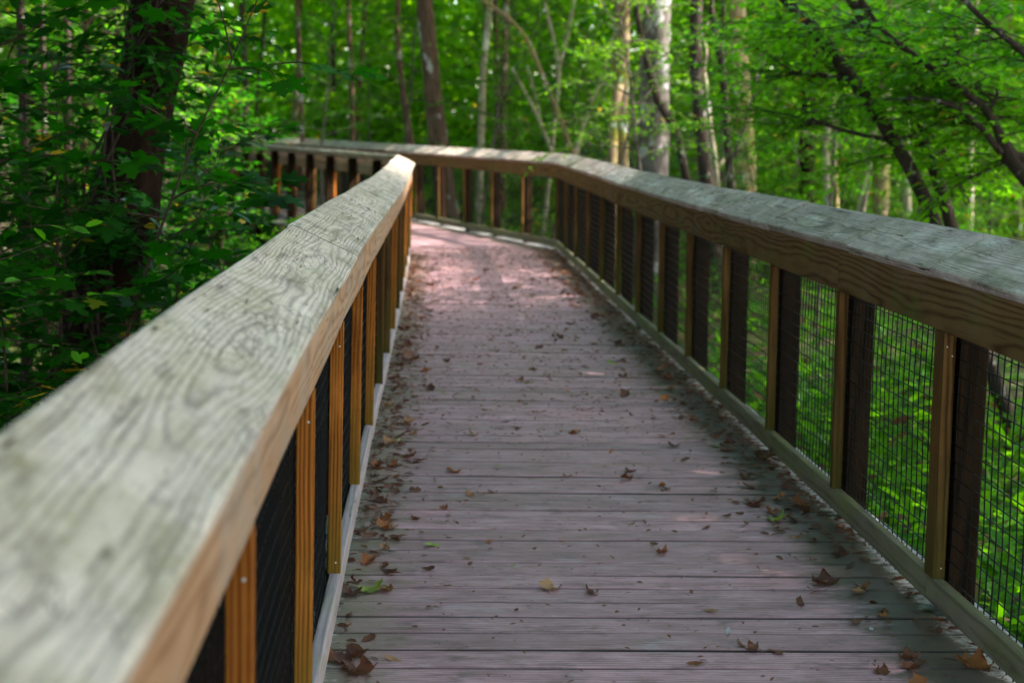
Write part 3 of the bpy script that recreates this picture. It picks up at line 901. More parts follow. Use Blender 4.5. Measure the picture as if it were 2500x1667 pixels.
def put_tall(x, y, i, sc, rz):
    while len(tp) <= i: tp.append(None)
    if tp[i] is None:
        tp[i] = talls[i].build('understorey_tree', 'stem', 'foliage', M['twig_grey'], M['leaf_far'] if i != 2 else M['leaf_yellow'], T_OVAL, (x, y, gz(x, y)), LAB_T, 'tree', GR_T)
        tp[i].scale = (sc,) * 3
    else: copy_tree(tp[i], (x, y, gz(x, y)), rz, sc)


for k, (x, y) in enumerate([(-3.3, 10.5), (-3.0, 12.3), (-4.6, 12.5), (-3.0, 13.8), (-3.9, 14.4), (-5.2, 15.2), (-3.6, 16.4), (-4.1, 17.4), (-6.2, 17.8), (-3.0, 19.0), (-5.0, 20.4), (-7.6, 21.2), (-3.9, 21.6), (-6.2, 23.4)]):
    put_shade(x, y, k % 2, rs.uniform(0.95, 1.3), k * 2.1)
for k, (x, y) in enumerate([(-4.8, 11.2), (-5.8, 14.0), (-7.2, 16.5), (-6.6, 19.6), (-8.4, 24.0), (-7.5, 27.5), (-9.5, 29), (-5.0, 25.5), (-10.5, 33)]):
    put_tall(x, y, k % 2, rs.uniform(0.85, 1.2), k * 1.7)
highs = [sapling(350 + i, 5.4, 22, 1.5, 0.06, 0.085, rad=0.028, nsub=7, t_lo=0.42) for i in range(2)]
LAB_H = 'slender young tree with leafy boughs spread above rail height near the bend'
hp = []
for k, (x, y, sc) in enumerate([(2.55, 16.6, 0.95), (3.5, 18.4, 1.0), (4.7, 16.9, 1.0), (5.6, 18.8, 1.05), (2.6, 20.6, 1.0), (-2.9, 15.4, 0.95), (-3.4, 18.2, 1.05), (-4.6, 15.8, 1.0), (-4.6, 21.0, 1.1), (-1.9, 24.5, 1.0), (0.9, 25.5, 1.05), (2.2, 24.0, 1.0), (-0.6, 29.0, 1.2), (6.8, 14.6, 0.95), (-6.0, 12.0, 1.0)]):
    i = k % 2
    if k < 2: 
        hp.append(highs[i].build('young_tree', 'stem', 'foliage', M['twig_grey'], M['leaf_bright' if i else 'leaf_far'], T_OVAL, (x, y, gz(x, y)), LAB_H, 'tree', 'young trees near the bend'))
        hp[i].scale = (sc,) * 3
    else: copy_tree(hp[i], (x, y, gz(x, y)), k * 2.3, sc)
# ahead, beyond the far rail
for k in range(64):
    y = rs.uniform(24, 44); a = rs.uniform(-0.31, 0.40); x = y * a
    # keep clear of the walkway
    cx = RCX + (y - RC_Y) * HEAD.x / HEAD.y
    if -2.4 - 1.0 < x - cx < 1.0: continue
    if k % 2: put_tall(x, y, k % 3, rs.uniform(0.8, 1.15), k * 1.3)
    else: put_bush(x, y, (k // 2) % 3, rs.uniform(0.9, 1.5), k * 1.3)
# right of the straight run
for k, (x, y) in enumerate([(4.6, 13.5), (6.6, 12.0), (3.6, 16.8), (5.6, 16.2), (7.8, 15.6), (4.2, 20.0), (6.4, 19.8), (8.8, 19.5), (3.0, 22.4), (5.4, 23.4), (7.8, 23.6), (10.6, 23), (4.2, 26), (9.5, 27)]):
    put_bush(x, y, (k * 2) % 3, rs.uniform(0.5, 0.8), k * 2.7)
for k, (x, y) in enumerate([(7.2, 21.2), (10.0, 25.0), (5.2, 27.5), (8.0, 30.5), (11.5, 30), (12.5, 27)]):
    put_tall(x, y, (k + 1) % 3, rs.uniform(0.8, 1.1), k * 1.1)


# ------------------------------------------------------------------ trees
def crown_mesh(seed, rad, hgt, nclump, per, size, name='crown'):
    r = np.random.default_rng(seed)
    C = []; D = []; N = []; Sx = []
    tw = MB()
    for k in range(nclump):
        u = r.normal(size=3); u /= np.linalg.norm(u)
        q = u * np.array([rad, rad, hgt]) * r.uniform(0.35, 1.0) ** 0.6
        m = int(per * r.uniform(0.5, 1.4)); sp = r.uniform(0.35, 0.75)
        P = q + r.normal(size=(m, 3)) * np.array([sp, sp, sp * 0.35])
        C.append(P); d = r.normal(size=(m, 3)); d[:, 2] = d[:, 2] * 0.35 - 0.25; D.append(d)
        nn = r.normal(size=(m, 3)) * 0.5; nn[:, 2] += 1; N.append(nn)
        Sx.append(size * r.uniform(0.6, 1.25, m))
    C = np.concatenate(C)
    return leaf_mesh(name, C, np.concatenate(D), np.concatenate(N), np.concatenate(Sx), T_QUAD, r.random(len(C)))


CROWNS = [crown_mesh(900 + i, 2.9, 2.4, 125, 65, 0.18) for i in range(3)]


def thin_crown(seed):
    r = np.random.default_rng(seed); n = 4200
    u = r.normal(size=(n, 3)); u /= np.linalg.norm(u, axis=1, keepdims=True)
    P = u * np.array([3.3, 3.3, 2.4]) * r.uniform(0, 1, (n, 1)) ** 0.4
    d = r.normal(size=(n, 3)); d[:, 2] = d[:, 2] * .4 - .2
    nn = r.normal(size=(n, 3)) * .5; nn[:, 2] += 1
    return leaf_mesh('crown', P, d, nn, 0.17 * r.uniform(.6, 1.25, n), T_QUAD, r.random(n))


THIN = [thin_crown(950 + i) for i in range(2)]
CH = [0]


def tree(label, limbs, mat, crown=True, group=None, name='tree', sides=12, seed=0, crown_r=1.0, ch=9.0, cat='tree', extend=True, flare=1.25):
    """limbs: list of (list of (px,py,Y), list of widths in px).  The first is the trunk, given from the top down; it goes on into the ground and up into the crown."""
    rng = random.Random(seed + 3)
    mb = MB(); base = None; top = None
    for li, (pp, ww) in enumerate(limbs):
        pts = [at(*p) for p in pp]
        if isinstance(ww, (int, float)): ww = [ww] * len(pts)
        rad = [0.5 * w * p[2] / F for w, p in zip(ww, pp)]
        if li == 0 and extend:
            dlow = (pts[-1] - pts[-2]).normalized()
            if dlow.z > -0.25: dlow = Vector((dlow.x * 0.3, dlow.y * 0.3, -1)).normalized()
            zg = gz(pts[-1].x, pts[-1].y) - 0.15
            b = pts[-1] + dlow * ((pts[-1].z - zg) / -dlow.z)
            mid = pts[-1].lerp(b, 0.6)
            pts += [mid, b]; rad += [rad[-1] * 1.08, rad[-1] * flare]
            dup = (pts[0] - pts[1]).normalized()
            dup = (dup + Vector((0, 0, 0.6))).normalized()
            hi = []
            z = pts[0]; rr = rad[0]; L = max(1.0, (ch - z.z))
            for j in range(5, 0, -1): hi.append((z + dup * (L * j / 5) + Vector((rng.gauss(0, .12), rng.gauss(0, .12), 0)), rr * (1 - 0.13 * j)))
            pts = [h[0] for h in hi] + pts; rad = [h[1] for h in hi] + rad
            base = b; top = pts[0]
        # densify
        P2, R2 = [], []
        for i in range(len(pts) - 1):
            m = max(2, int((pts[i] - pts[i + 1]).length / 0.22))
            for j in range(m):
                t = j / m
                P2.append(pts[i].lerp(pts[i + 1], t)); R2.append((rad[i] * (1 - t) + rad[i + 1] * t) * (1 + rng.uniform(-.045, .045)))
        P2.append(pts[-1]); R2.append(rad[-1])
        # smooth the centre line
        for _ in range(2):
            P2 = [P2[0]] + [(P2[i - 1] + P2[i] * 2 + P2[i + 1]) / 4 for i in range(1, len(P2) - 1)] + [P2[-1]]
        mb.tube(P2, R2, sides, rng, 0.05)
    if base is None: base = at(*limbs[0][0][-1])
    root = empty(name, base, label, cat, group)
    me = mb.mesh('trunk', True); me.transform(Matrix.Translation(-base))
    link('trunk', me, mat, root)
    if crown:
        k = CH[0]; CH[0] += 1
        c = link('crown', CROWNS[k % 3], M['leaf_crown'], root)
        c.location = top - base + Vector((0, 0, 0.3)); c.rotation_euler = (0, 0, k * 1.7)
        c.scale = (crown_r, crown_r, crown_r * 0.9)
    return root


def pl(pts, Y): return [(x, y, Y) for x, y in pts]


tree('massive dark reddish trunk hung with vines and leaves at the left', [
    (pl([(405, -30), (372, 153), (350, 268), (322, 402), (298, 517)], 8.2), [150, 140, 138, 150, 178])], M['bark_red'], seed=1, sides=18, crown_r=1.35, ch=8.5)
tree('brown trunk with white lichen flecks leaning slightly behind the far railing', [
    (pl([(1034, -10), (1048, 121), (1056, 218), (1072, 351)], 28), [40, 40, 42, 52])], M['bark_brown'], seed=2, ch=10)
tree('slim pale birch like trunk standing behind the far railing, dark at its top', [
    (pl([(1198, -10), (1192, 61), (1179, 170), (1174, 351)], 28), [15, 16, 16, 18])], M['bark_pale'], seed=3, ch=9)
tree('thin dark tree arching to the left above pale forked saplings', [
    (pl([(1150, -15), (1205, 18), (1254, 53), (1291, 97), (1322, 179), (1347, 242), (1361, 274), (1393, 364)], 25), [9, 10, 10, 11, 11, 11, 12, 13])], M['bark_moss'], seed=4, crown=False, ch=5)
tree('pale forked sapling with a bright V of two bare stems', [
    (pl([(1326, -10), (1334, 22), (1351, 97), (1366, 158), (1364, 206), (1354, 303), (1347, 373)], 26.5), [6, 8, 9, 12, 10, 10, 11]),
    (pl([(1402, -5), (1397, 36), (1378, 116), (1367, 160)], 26.5), [7, 9, 9, 9]),
    (pl([(1250, 165), (1291, 242), (1308, 276), (1320, 303), (1340, 345), (1348, 380)], 26.4), [6, 8, 9, 11, 10, 9]),
    (pl([(1287, 160), (1302, 215), (1316, 268), (1320, 303)], 26.6), [5, 7, 7, 7])], M['bark_pale'], seed=5, crown=False, ch=5, sides=8)
tree('short pale bare stem leaning right just above the bend of the rail', [
    (pl([(1490, 140), (1462, 205), (1438, 274), (1422, 310), (1407, 371)], 25.5), [6, 7, 10, 13, 15])], M['bark_pale'], seed=6, crown=False, ch=4, sides=8)
tree('twin trunk, yellow mossy on the left and pinkish brown on the right', [
    (pl([(1520, -10), (1516, 143), (1516, 215), (1523, 390)], 24), [40, 42, 38, 22]),
    (pl([(1512, 205), (1498, 270), (1494, 388), (1494, 640)], 23.9), [26, 24, 25, 27])], M['bark_moss'], seed=7, ch=10)
tree('thick pale grey mottled trunk with white lichen beside the bend', [
    (pl([(1606, -10), (1600, 172), (1597, 301), (1593, 430)], 21), [66, 68, 72, 78])], M['bark_grey'], seed=8, sides=18, ch=11, crown_r=1.2)
tree('curved slim trunk snaking across the thick grey one', [
    (pl([(1560, 60), (1566, 109), (1593, 184), (1602, 252), (1639, 290), (1657, 339), (1674, 430)], 20.2), [14, 17, 19, 22, 20, 19, 20])], M['bark_dark'], seed=9, crown=False, ch=4.5)
tree('straight blackish trunk right of the grey one', [
    (pl([(1701, -10), (1697, 143), (1705, 258), (1724, 430)], 22), [28, 30, 30, 36])], M['bark_dark'], seed=10, ch=10)
tree('bare cream coloured forked branch stub beside the blackish trunk', [
    (pl([(1728, 200), (1732, 300), (1742, 360), (1748, 402), (1751, 442)], 22.6), [8, 10, 12, 14, 12]),
    (pl([(1768, 388), (1758, 402), (1749, 420)], 22.6), [8, 9, 9])], M['bark_pale'], seed=11, crown=False, ch=3.2, sides=8)
tree('slender purplish dark trunk curving out to the left at its top', [
    (pl([(1728, -10), (1743, 66), (1763, 143), (1769, 230), (1774, 316), (1784, 445)], 20.5), [14, 16, 18, 17, 18, 21])], M['bark_dark'], seed=12, ch=8.5)
tree('broad tan trunk lit yellow by the sun behind slim dark trunks', [
    (pl([(1800, -10), (1803, 100), (1814, 258), (1822, 344), (1821, 448)], 25), [38, 40, 42, 44, 50]),
    (pl([(1835, 190), (1822, 235), (1798, 270), (1784, 290)], 24.5), [5, 7, 8, 8])], M['bark_tan'], seed=13, ch=10)
tree('dark brown trunk above the middle of the right railing', [
    (pl([(1978, 100), (1972, 310), (1968, 482)], 30), [34, 38, 42])], M['bark_red'], seed=14, ch=10)
tree('pale crooked slender trunk lit bright, left of the leaning trees', [
    (pl([(2052, 80), (2036, 196), (2025, 296), (2014, 357), (2021, 493)], 27), [13, 14, 15, 15, 17])], M['bark_pale'], seed=15, ch=8, sides=9)
tree('very thin pale trunk beside the crooked one', [
    (pl([(2036, 230), (2036, 360), (2042, 496)], 29), [9, 11, 13])], M['bark_tan'], seed=16, ch=7, sides=8)
tree('leaning cream trunk in full sun above the right railing', [
    (pl([(2150, 240), (2130, 357), (2111, 446), (2102, 512)], 27), [18, 21, 23, 26])], M['bark_pale'], seed=17, ch=8, sides=10)
tree('moss streaked trunk just left of the near leaning tree', [
    (pl([(2166, 200), (2157, 346), (2150, 521)], 24), [32, 34, 38])], M['bark_moss'], seed=18, ch=10)
tree('short sunlit trunk glimpsed between the two leaning trees', [
    (pl([(2212, 250), (2214, 428), (2216, 528)], 26), [15, 17, 20])], M['bark_pale'], seed=19, ch=7, sides=9)
tree('sunlit pale trunk glimpsed high among leaves at the right', [
    (pl([(2376, 180), (2371, 293), (2368, 450)], 27), [15, 17, 19])], M['bark_pale'], seed=20, ch=8, sides=9)
tree('grey lichen flecked thin trunk left of the dark leaning brown trunk', [
    (pl([(968, 60), (975, 150), (985, 240), (1003, 350)], 30), [14, 14, 16, 18])], M['bark_brown'], seed=21, ch=8, sides=9)

rt = random.Random(31)
for k, (px, w, Y, m) in enumerate([(60, 26, 11, 'bark_dark'), (110, 16, 13, 'bark_dark'), (165, 20, 12, 'bark_dark'), (205, 14, 15, 'bark_red'), (600, 16, 30, 'bark_dark'), (860, 14, 33, 'bark_brown')]):
    lx = rt.uniform(-15, 15)
    tree('slim dark trunk half hidden in the foliage on the left', [(pl([(px + lx, -10), (px + lx * .4 + 4, 200), (px, 420)], Y), [w * .8, w * .9, w])], M[m], seed=40 + k, ch=8, group='slim dark trunks on the left', sides=9, crown_r=1.25)
for k in range(40):
    Y = rt.uniform(30, 48); px = rt.uniform(1080, 1750) if k < 9 else 1750 + 760 * (k - 9 + rt.random()) / 22 if k < 31 else rt.uniform(200, 1080)
    w = rt.choice((9, 11, 13, 16, 20, 26)); lx = rt.uniform(-35, 35)
    m = rt.choice(('bark_brown', 'bark_dark', 'bark_moss')) if px < 1750 else rt.choice(('bark_pale', 'bark_tan', 'bark_pale', 'bark_grey', 'bark_brown', 'bark_moss', 'bark_tan'))
    tree('distant slender trunk lost among the sunlit greenery', [(pl([(px + lx, -10), (px + lx * .3, 250), (px, 430)], Y), [w * .8, w * .9, w])], M[m], seed=60 + k, ch=10, group='distant trunks in the woods', sides=8, crown=(k % 4 == 0))


# ------------------------------------------------------------------ leaning trees on the right with leafy boughs
def leaning(label, limbs, seed, nspray, L, size, ch=4.2, lmat='leaf_bough', Yb=11.0):
    t = tree(label, limbs, M['bark_dark'], crown=False, seed=seed, ch=ch, sides=12, name='leaning_tree', flare=1.3)
    base = Vector(t.location)
    g = Grow(seed * 7); r = g.r
    for li, (pp, ww) in enumerate(limbs):
        pts = [at(*p) for p in pp]
        n = nspray if li == 0 else max(3, nspray // 2)
        for k in range(n):
            f = r.uniform(0.0, 0.80) * (len(pts) - 1); i = int(f)
            p = pts[i].lerp(pts[i + 1], f - i)
            az = r.uniform(0, 6.28); el = r.uniform(-0.25, 0.5)
            d = Vector((math.cos(az) * math.cos(el), abs(math.sin(az)) * math.cos(el) + 0.15, math.sin(el)))   # boughs turned away so the trunks stay in view
            g.spray(p, d, L * r.uniform(0.6, 1.25), 0.007, 0.06, size * 1.4, 7, 0.02, 0.45, 0.15)
    me = g.mb.mesh('twigs', True); me.transform(Matrix.Translation(-base))
    link('twigs', me, M['bark_dark'], t)
    lm = leaf_mesh('crown', [tuple(Vector(c) - base) for c in g.C], g.D, g.N, g.S, T_OVAL, [r.random() for _ in g.C])
    link('crown', lm, M[lmat], t)
    return t


leaning('nearest dark trunk leaning left across the upper right', [
    (pl([(1895, -25), (1921, 0), (1964, 46), (2018, 107), (2061, 168), (2121, 250), (2178, 332), (2221, 411), (2250, 464), (2278, 536)], 11.0), [26, 28, 30, 32, 33, 33, 33, 32, 33, 36]),
    (pl([(1960, 262), (1985, 295), (2007, 303), (2078, 325), (2161, 343), (2240, 335)], 11.0), [4, 7, 8, 10, 11, 10]),
    (pl([(1940, 178), (1985, 172), (2030, 190), (2072, 195)], 11.0), [4, 7, 9, 12])], 51, 26, 0.9, 0.062)
leaning('second dark leaning trunk, forked near its top, behind the nearest', [
    (pl([(2068, -25), (2078, 0), (2111, 61), (2150, 121), (2178, 171), (2214, 243), (2243, 321), (2278, 400), (2303, 482), (2321, 546)], 11.6), [22, 24, 27, 26, 24, 24, 25, 28, 30, 34]),
    (pl([(2095, -20), (2112, 30), (2128, 70), (2146, 112)], 11.5), [12, 14, 14, 13]),
    (pl([(2216, 285), (2257, 314), (2300, 353), (2336, 421), (2364, 500)], 11.4), [7, 9, 10, 11, 13])], 52, 26, 0.95, 0.062)
leaning('dark twisted tree at the right edge sending two boughs up to the left', [
    (pl([(2140, 60), (2150, 71), (2221, 132), (2303, 182), (2364, 232), (2414, 271), (2432, 303), (2457, 386), (2540, 470)], 10.2), [10, 12, 14, 16, 17, 19, 22, 40, 44]),
    (pl([(2225, 238), (2290, 245), (2339, 261), (2400, 311), (2443, 375)], 10.1), [8, 11, 13, 15, 16]),
    (pl([(2400, 90), (2350, 115), (2310, 160), (2303, 182)], 10.2), [8, 10, 12, 12]),
    (pl([(2520, 395), (2480, 388), (2452, 380)], 10.2), [34, 36, 36]),
    (pl([(2438, 220), (2430, 245), (2416, 275)], 10.2), [9, 11, 11])], 53, 26, 0.95, 0.060)
leaning('slim dark sapling at the upper right corner', [
    (pl([(2330, -20), (2390, 40), (2450, 90), (2520, 140), (2600, 260)], 9.4), [12, 14, 15, 16, 18])], 54, 18, 0.9, 0.062, lmat='leaf_bright')

# ------------------------------------------------------------------ canopy trees added around the camera to shade the walk
LAB_C = 'tall forest tree with a high leafy crown added for shade near the boardwalk'
rc = random.Random(77)
protos = []
canopy = []


def bands():
    for k in range(420):                      # unseen dense stand added right and behind, to take sun off the boards
        yield rc.uniform(5.4, 11.8), rc.uniform(-9.0, 14.0), 1.9
    for k in range(300):                      # the wood on the left
        yield rc.uniform(-16, -2.4), rc.uniform(-6, 26), 2.2
    for k in range(500):                      # the wood all round
        yield rc.uniform(-26, 28), rc.uniform(-26, 36), 3.6


for x, y, dmin in bands():
    cx = 0.62 if y < RC_Y else 0.62 + (y - RC_Y) * HEAD.x / HEAD.y
    if -3.0 < x - cx < 4.8: continue
    if y > 3:
        px = 1065 + F * x / y                 # no trunk of this stand shows in the photo
        if -250 < px < 2750 and not (x < -4.2 and y > 12.5 and px < 900): continue
    if any((x - a) ** 2 + (y - b) ** 2 < dmin ** 2 for a, b in canopy): continue
    if 11.2 < x < 21 and -5 < y < 12: continue  # gap shaped in the stand so sun reaches the right undergrowth
    if 6.0 < x < 19 and 8.5 < y < 24: continue   # kept for the thin crowns below
    canopy.append((x, y))
for k, (x, y) in enumerate(canopy):
    h = rc.uniform(8.5, 12.5)
    if k < 3:
        r_ = random.Random(700 + k); mb = MB()
        pts = [Vector((0, 0, -0.2))]
        for j in range(12): pts.append(pts[-1] + Vector((r_.gauss(0, .06), r_.gauss(0, .06), 0.9)))
        mb.tube(pts, [0.19 * (1 - 0.06 * j) for j in range(13)], 10, r_, 0.05)
        root = empty('shade_tree', (x, y, gz(x, y)), LAB_C, 'tree', 'tall trees shading the boardwalk')
        link('trunk', mb.mesh('trunk', True), M['bark_dark'], root)
        c = link('crown', CROWNS[k], M['leaf_crown'], root); c.location = (0, 0, 10.6); c.scale = (1.15, 1.15, 1.0)
        root.scale = (h / 10.5,) * 3
        protos.append(root)
    else:
        copy_tree(protos[k % 3], (x, y, gz(x, y)), rc.uniform(0, 6.28), h / 10.5)


# thin crowned trees added out of view to sift sun onto the far walk
LAB_L = 'light crowned unseen tree added to sift sun onto the far boardwalk'
lp = []; lspots = []
for k in range(300):
    x = rc.uniform(6.5, 18); y = rc.uniform(8.5, 24)
    if 1061 + F * x / y < 2750: continue
    if any((x - a) ** 2 + (y - b) ** 2 < 3.3 ** 2 for a, b in lspots): continue
    lspots.append((x, y))
for k, (x, y) in enumerate(lspots):
    if k < 2:
        root = empty('sun_sifting_tree', (x, y, gz(x, y)), LAB_L, 'tree', 'added sun sifting trees by the bend')
        mb = MB(); mb.tube([(0, 0, -0.2), (0.05, 0, 3), (0.1, 0.05, 6), (0.05, 0.1, 10.2)], [0.17, 0.14, 0.11, 0.04], 10)
        link('trunk', mb.mesh('trunk', True), M['bark_brown'], root)
        c = link('crown', THIN[k], M['leaf_crown'], root); c.location = (0, 0, 10.4)
        lp.append(root)
    else: copy_tree(lp[k % 2], (x, y, gz(x, y)), rc.uniform(0, 6.28), rc.uniform(0.9, 1.1))


# ------------------------------------------------------------------ far wood: one leafy mass that closes the view
def far_wood():
    r = np.random.default_rng(4)
    C, D, N, Sx = [], [], [], []
    for k in range(4200):
        a = r.uniform(-0.55, 0.55); rr = r.uniform(36, 62)
        z = r.uniform(-1.2, 8.5) if r.random() < 0.72 else r.uniform(7, 20)
        q = np.array([math.sin(a) * rr, math.cos(a) * rr, z])
        m = int(r.uniform(25, 70)); sp = r.uniform(0.5, 1.3)
        P = q + r.normal(size=(m, 3)) * np.array([sp, sp, sp * 0.45])
        C.append(P); d = r.normal(size=(m, 3)); d[:, 2] = d[:, 2] * .4 - .2; D.append(d)
        nn = r.normal(size=(m, 3)) * 0.55; nn[:, 2] += 0.9; N.append(nn); Sx.append(0.36 * r.uniform(.6, 1.3, m))
    for k in range(2600):
        a = r.uniform(-0.55, 0.55); rr = r.uniform(64, 84)
        q = np.array([math.sin(a) * rr, math.cos(a) * rr, r.uniform(-1, 15) if k % 3 else r.uniform(12, 24)])
        m = int(r.uniform(18, 40)); sp = r.uniform(0.7, 1.6)
        P = q + r.normal(size=(m, 3)) * np.array([sp, sp, sp * 0.5])
        C.append(P); d = r.normal(size=(m, 3)); d[:, 2] = d[:, 2] * .4 - .2; D.append(d)
        nn = r.normal(size=(m, 3)) * 0.7; nn[:, 2] += 0.7; N.append(nn); Sx.append(0.75 * r.uniform(.6, 1.3, m))
    C = np.concatenate(C)
    me = leaf_mesh('far_wood', C, np.concatenate(D), np.concatenate(N), np.concatenate(Sx), T_QUAD, r.random(len(C)))
    o = link('far_wood', me, M['leaf_far'])
    tag(o, 'far off wood closing the view behind the trunks', 'woodland', kind='stuff')


far_wood()


# ------------------------------------------------------------------ undergrowth on the forest floor
def undergrowth():
    r = np.random.default_rng(8)
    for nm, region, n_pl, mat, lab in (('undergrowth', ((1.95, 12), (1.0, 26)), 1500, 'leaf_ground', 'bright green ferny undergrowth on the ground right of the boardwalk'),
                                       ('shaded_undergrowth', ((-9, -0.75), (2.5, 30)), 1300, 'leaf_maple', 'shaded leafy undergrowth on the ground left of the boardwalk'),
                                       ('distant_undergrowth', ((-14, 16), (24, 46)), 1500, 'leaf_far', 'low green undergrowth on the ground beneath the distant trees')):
        C, D, N, Sx = [], [], [], []
        for k in range(n_pl):
            x = r.uniform(*region[0]); y = r.uniform(*region[1])
            if nm == 'undergrowth' and r.random() < 0.5: x = r.uniform(1.95, 5.0); y = r.uniform(2, 14)
            cx = RCX + (y - RC_Y) * HEAD.x / HEAD.y
            if y > RC_Y and -2.5 < x - cx < 0.5: continue
            g_ = gz(x, y); m = int(r.uniform(9, 18)); h = r.uniform(0.25, 0.62)
            th = r.uniform(0, 6.28, m); el = r.uniform(0.15, 1.1, m)
            d = np.stack([np.cos(th) * np.cos(el), np.sin(th) * np.cos(el), np.sin(el)], 1)
            hh = r.uniform(0.05, 1.0, (m, 1)) * h
            C.append(np.array([x, y, g_]) + d * 0.12 + np.array([0, 0, 1.0]) * hh)
            d2 = d.copy(); d2[:, 2] *= 0.5; D.append(d2)
            nn = r.normal(size=(m, 3)) * .4; nn[:, 2] += 1; N.append(nn); Sx.append(r.uniform(0.09, 0.22, m))
        C = np.concatenate(C)
        me = leaf_mesh(nm, C, np.concatenate(D), np.concatenate(N), np.concatenate(Sx), T_BAY, r.random(len(C)))
        o = link(nm, me, M[mat]); tag(o, lab, 'undergrowth', kind='stuff')


undergrowth()


# ------------------------------------------------------------------ fallen leaves
def curled(tmpl, seed, curl, fold, name, stem=True):
    """a dry leaf, subdivided, rolled up along and across"""
    r = random.Random(seed); tv, tf = tmpl
    import bmesh
    bm = bmesh.new(); vs = [bm.verts.new(tuple(v)) for v in tv]
    for f in tf:
        try: bm.faces.new([vs[i] for i in f])
        except ValueError: pass
    bmesh.ops.triangulate(bm, faces=bm.faces)
    bmesh.ops.subdivide_edges(bm, edges=bm.edges, cuts=2, use_grid_fill=True)
    a = r.uniform(0, 6); kx = curl * 2.4; ky = fold * 3.0
    for v in bm.verts:
        x, y = v.co.x - 0.5, v.co.y
        x += 0.03 * math.sin(y * 13 + a); y += 0.03 * math.sin(x * 11 + a)
        sk = y + 0.35 * x                                   # the leaf rolls up askew
        ty = ky * sk * (1.25 if sk > 0 else 0.7)
        y2 = math.sin(ty) / ky - 0.35 * x * 0.6; zy = (1 - math.cos(ty)) / ky
        tx = kx * x * (1.3 if x > 0 else 0.8)
        v.co = Vector((math.sin(tx) / kx, y2, zy + 0.7 * (1 - math.cos(tx)) / kx + 0.04 * math.sin(x * 14 + a) * math.cos(y * 12)))
    lo = min(v.co.z for v in bm.verts)
    for v in bm.verts: v.co.z -= lo
    if stem:
        bm.verts.ensure_lookup_table(); b0 = min(bm.verts, key=lambda v: v.co.x).co.copy()
        q = [b0, b0 + Vector((-0.16, 0.03, -b0.z * 0.4 + 0.03)), Vector((b0.x - 0.32, b0.y + 0.08, 0.02))]
        for i in range(2):
            d = Vector((0, 0.012, 0))
            v4 = [bm.verts.new(q[i] - d), bm.verts.new(q[i] + d), bm.verts.new(q[i + 1] + d), bm.verts.new(q[i + 1] - d)]
            bm.faces.new(v4)
    me = bpy.data.meshes.new(name); bm.to_mesh(me); bm.free()
    me.polygons.foreach_set('use_smooth', [True] * len(me.polygons))
    return me


LM = []
for mk in ('dry_brown', 'dry_orange', 'dry_tan', 'dry_green', 'dry_grey'):
    row = []
    for i, (tm, cu, fo) in enumerate(((T_MAPLE, 0.9, 0.5), (T_MAPLE, 0.5, 0.9), (T_OVAL, 0.8, 0.7), (T_OVAL, 0.35, 0.4), (T_BAY, 1.0, 0.8))):
        me = curled(tm, 50 + i, cu, fo, 'fallen_leaf'); me.materials.append(M[mk]); row.append(me)
    LM.append(row)


def deck_point(px, py):
    v = RC @ Vector((px - 1250.0, 833.5 - py, -F))
    t = CAMZ / -v.z
    p = Vector((0, 0, CAMZ)) + v * t
    dz = sag(p.y)
    t = (CAMZ - dz - 0.002) / -v.z
    return Vector((0, 0, CAMZ)) + v * t


rl = random.Random(15)


def fallen(p, size, mi, si, label, group=None, rz=None, tilt=0.15):
    o = bpy.data.objects.new('fallen_leaf', LM[mi][si]); COL.objects.link(o)
    o.location = (p.x, p.y, p.z + 0.002); o.scale = (size,) * 3
    o.rotation_euler = (rl.uniform(-tilt, tilt), rl.uniform(-tilt, tilt), rl.uniform(0, 6.28) if rz is None else rz)
    tag(o, label, 'leaf', group)


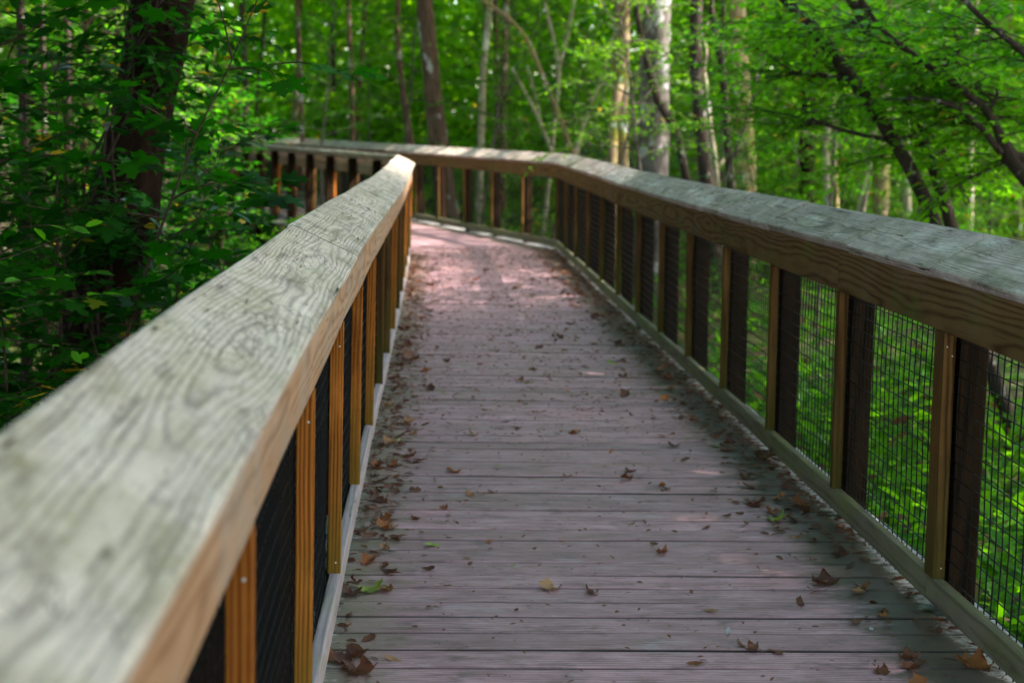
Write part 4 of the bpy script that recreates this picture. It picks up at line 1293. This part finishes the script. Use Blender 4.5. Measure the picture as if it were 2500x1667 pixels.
named = [
    (868, 1603, 0.090, 0, 0, 'big curled dark red dry leaf on the planks beside the left toe board'),
    (800, 1612, 0.07, 1, 1, 'orange brown leaf pressed against the left toe board near the bottom edge'),
    (944, 1400, 0.10, 0, 2, 'long flat brown leaf curled up at one end near the left kerb'),
    (856, 1450, 0.085, 0, 0, 'dark brown curled leaf with a bit of green lying by the left kerb'),
    (1344, 1437, 0.085, 2, 0, 'tan crumpled leaf lying alone in the middle of the planks'),
    (2368, 1628, 0.105, 1, 1, 'large rust orange leaf at the bottom right corner of the deck'),
    (2050, 1358, 0.065, 0, 1, 'dark red curled leaf on the mossy planks by the right toe board'),
    (2076, 1384, 0.05, 0, 3, 'small brown leaf just in front of the dark red curled one'),
    (2092, 1447, 0.062, 2, 0, 'light tan maple leaf near the right toe board'),
    (2084, 1521, 0.058, 0, 2, 'brown rolled leaf right of the deck centre near the front'),
    (1730, 1492, 0.062, 2, 3, 'pale tan pointed leaf lying flat on the front planks'),
    (1690, 1622, 0.055, 1, 3, 'small bright orange brown leaf at the bottom of the deck'),
    (1780, 1548, 0.055, 4, 4, 'dark grey curled leaf like a twig on the front planks'),
    (2126, 1536, 0.035, 4, 3, 'tiny lilac grey leaf fallen in a plank gap'),
    (2154, 1505, 0.042, 1, 0, 'small rust coloured leaf close to the right kerb'),
    (2010, 1427, 0.05, 2, 2, 'small folded cream leaf right of the deck middle'),
    (918, 1138, 0.09, 0, 0, 'dark brown heap like leaf against the left kerb in mid distance'),
    (953, 1085, 0.095, 2, 1, 'light tan curled leaf by the left kerb in mid distance'),
    (1005, 878, 0.17, 0, 1, 'clump of dark red maple leaf far up by the left kerb'),
    (1385, 1165, 0.055, 0, 2, 'brown leaf lying in a plank gap at mid deck'),
    (1530, 1170, 0.065, 0, 1, 'dark ragged leaf on the middle planks'),
    (1625, 1195, 0.065, 0, 2, 'maroon flat leaf right of the middle of the deck'),
    (1210, 1140, 0.06, 3, 4, 'long green leaf lying across the middle planks'),
    (1136, 1363, 0.035, 1, 3, 'small orange leaf left of the middle, in the plank gap'),
    (1250, 1382, 0.03, 3, 3, 'tiny yellow green leaf beside two brown ones'),
    (1146, 1380, 0.04, 0, 2, 'small brown leaf between the kerb and the deck middle'),
    (1537, 1283, 0.06, 2, 4, 'thin tan leaf lying along a plank gap'),
    (1840, 1230, 0.11, 0, 0, 'dark brown leaf heap against the right toe board'),
    (1860, 1120, 0.12, 0, 1, 'reddish dark leaf heap further up the right toe board'),
    (1960, 1235, 0.12, 1, 0, 'orange brown pile leaf under the right toe board'),
    (1885, 1250, 0.065, 1, 1, 'amber curled leaf out from the right toe board'),
    (1645, 1090, 0.07, 0, 0, 'dark curled leaf up the deck on its right half'),
]
for (px, py, sz, mi, si, lab) in named:
    fallen(deck_point(px, py), sz, mi, si, lab)
LAB_F = 'small dry leaf lying loose on the boardwalk planks'
cnt = 0
while cnt < 262:
    y = 3.1 + (rl.random() ** 1.25) * 13.0
    u = rl.random()
    w = 1.8
    if u < 0.42: x = -0.30 + abs(rl.gauss(0, 0.10))
    elif u < 0.66: x = 1.52 - abs(rl.gauss(0, 0.14))
    else: x = rl.uniform(-0.2, 1.45)
    xl, xr = rail_pos(-1, y).x + 0.03, rail_pos(1, y).x - 0.03
    if not xl < x < xr: continue
    edge = u < 0.66
    sz = rl.choice((0.035, 0.045, 0.055, 0.065)) * (1.3 if edge else 1.0) * (1 + 0.03 * y)
    mi = rl.choices((0, 1, 2, 3, 4), (13, 4, 1.4, 0.2, 0.3))[0]
    fallen(Vector((x, y, sag(y))), sz, mi, rl.randrange(5), LAB_F, 'small dry leaves on the deck', tilt=0.3)
    cnt += 1


def litter():
    """crumbs, needles and leaf bits along the kerbs and all over the far deck"""
    r = np.random.default_rng(21)
    for nm, n, mode, mat in (('leaf_litter', 3800, 0, 'dry_brown'), ('leaf_crumbs', 6500, 1, 'dry_brown')):
        C, D, N, Sx = [], [], [], []
        while len(C) < n:
            y = 2.6 + r.random() ** 0.9 * 16.0
            xl, xr = rail_pos(-1, y).x, rail_pos(1, min(y, 18.4)).x
            if mode == 0:
                if r.random() < 0.42: x = xl + abs(r.normal(0, 0.07)) * (1 + y * 0.07)
                else: x = xr + 0.05 - abs(r.normal(0, 0.13)) * (1 + y * 0.03)
                if y < 5.2 and r.random() < 0.75: continue
                sz = r.uniform(0.02, 0.062)
            else:
                x = r.uniform(xl, xr)
                if y < 7 and r.random() < 0.62: continue
                sz = r.uniform(0.008, 0.040) * (0.55 + 0.045 * y)
            if not xl - 0.02 < x < xr + 0.03: continue
            C.append((x, y, sag(y) + 0.004 + r.random() * 0.018)); th = r.uniform(0, 6.28)
            D.append((math.cos(th), math.sin(th), r.normal(0, .15))); N.append((r.normal(0, .35), r.normal(0, .35), 1)); Sx.append(sz)
        me = leaf_mesh(nm, C, D, N, Sx, T_OVAL, r.random(len(C)))
        o = link(nm, me, M[mat])
        tag(o, 'brown leaf litter gathered along both kerbs of the deck' if mode == 0 else 'crumbs of dead leaf scattered over the planks', 'litter', kind='stuff')


litter()
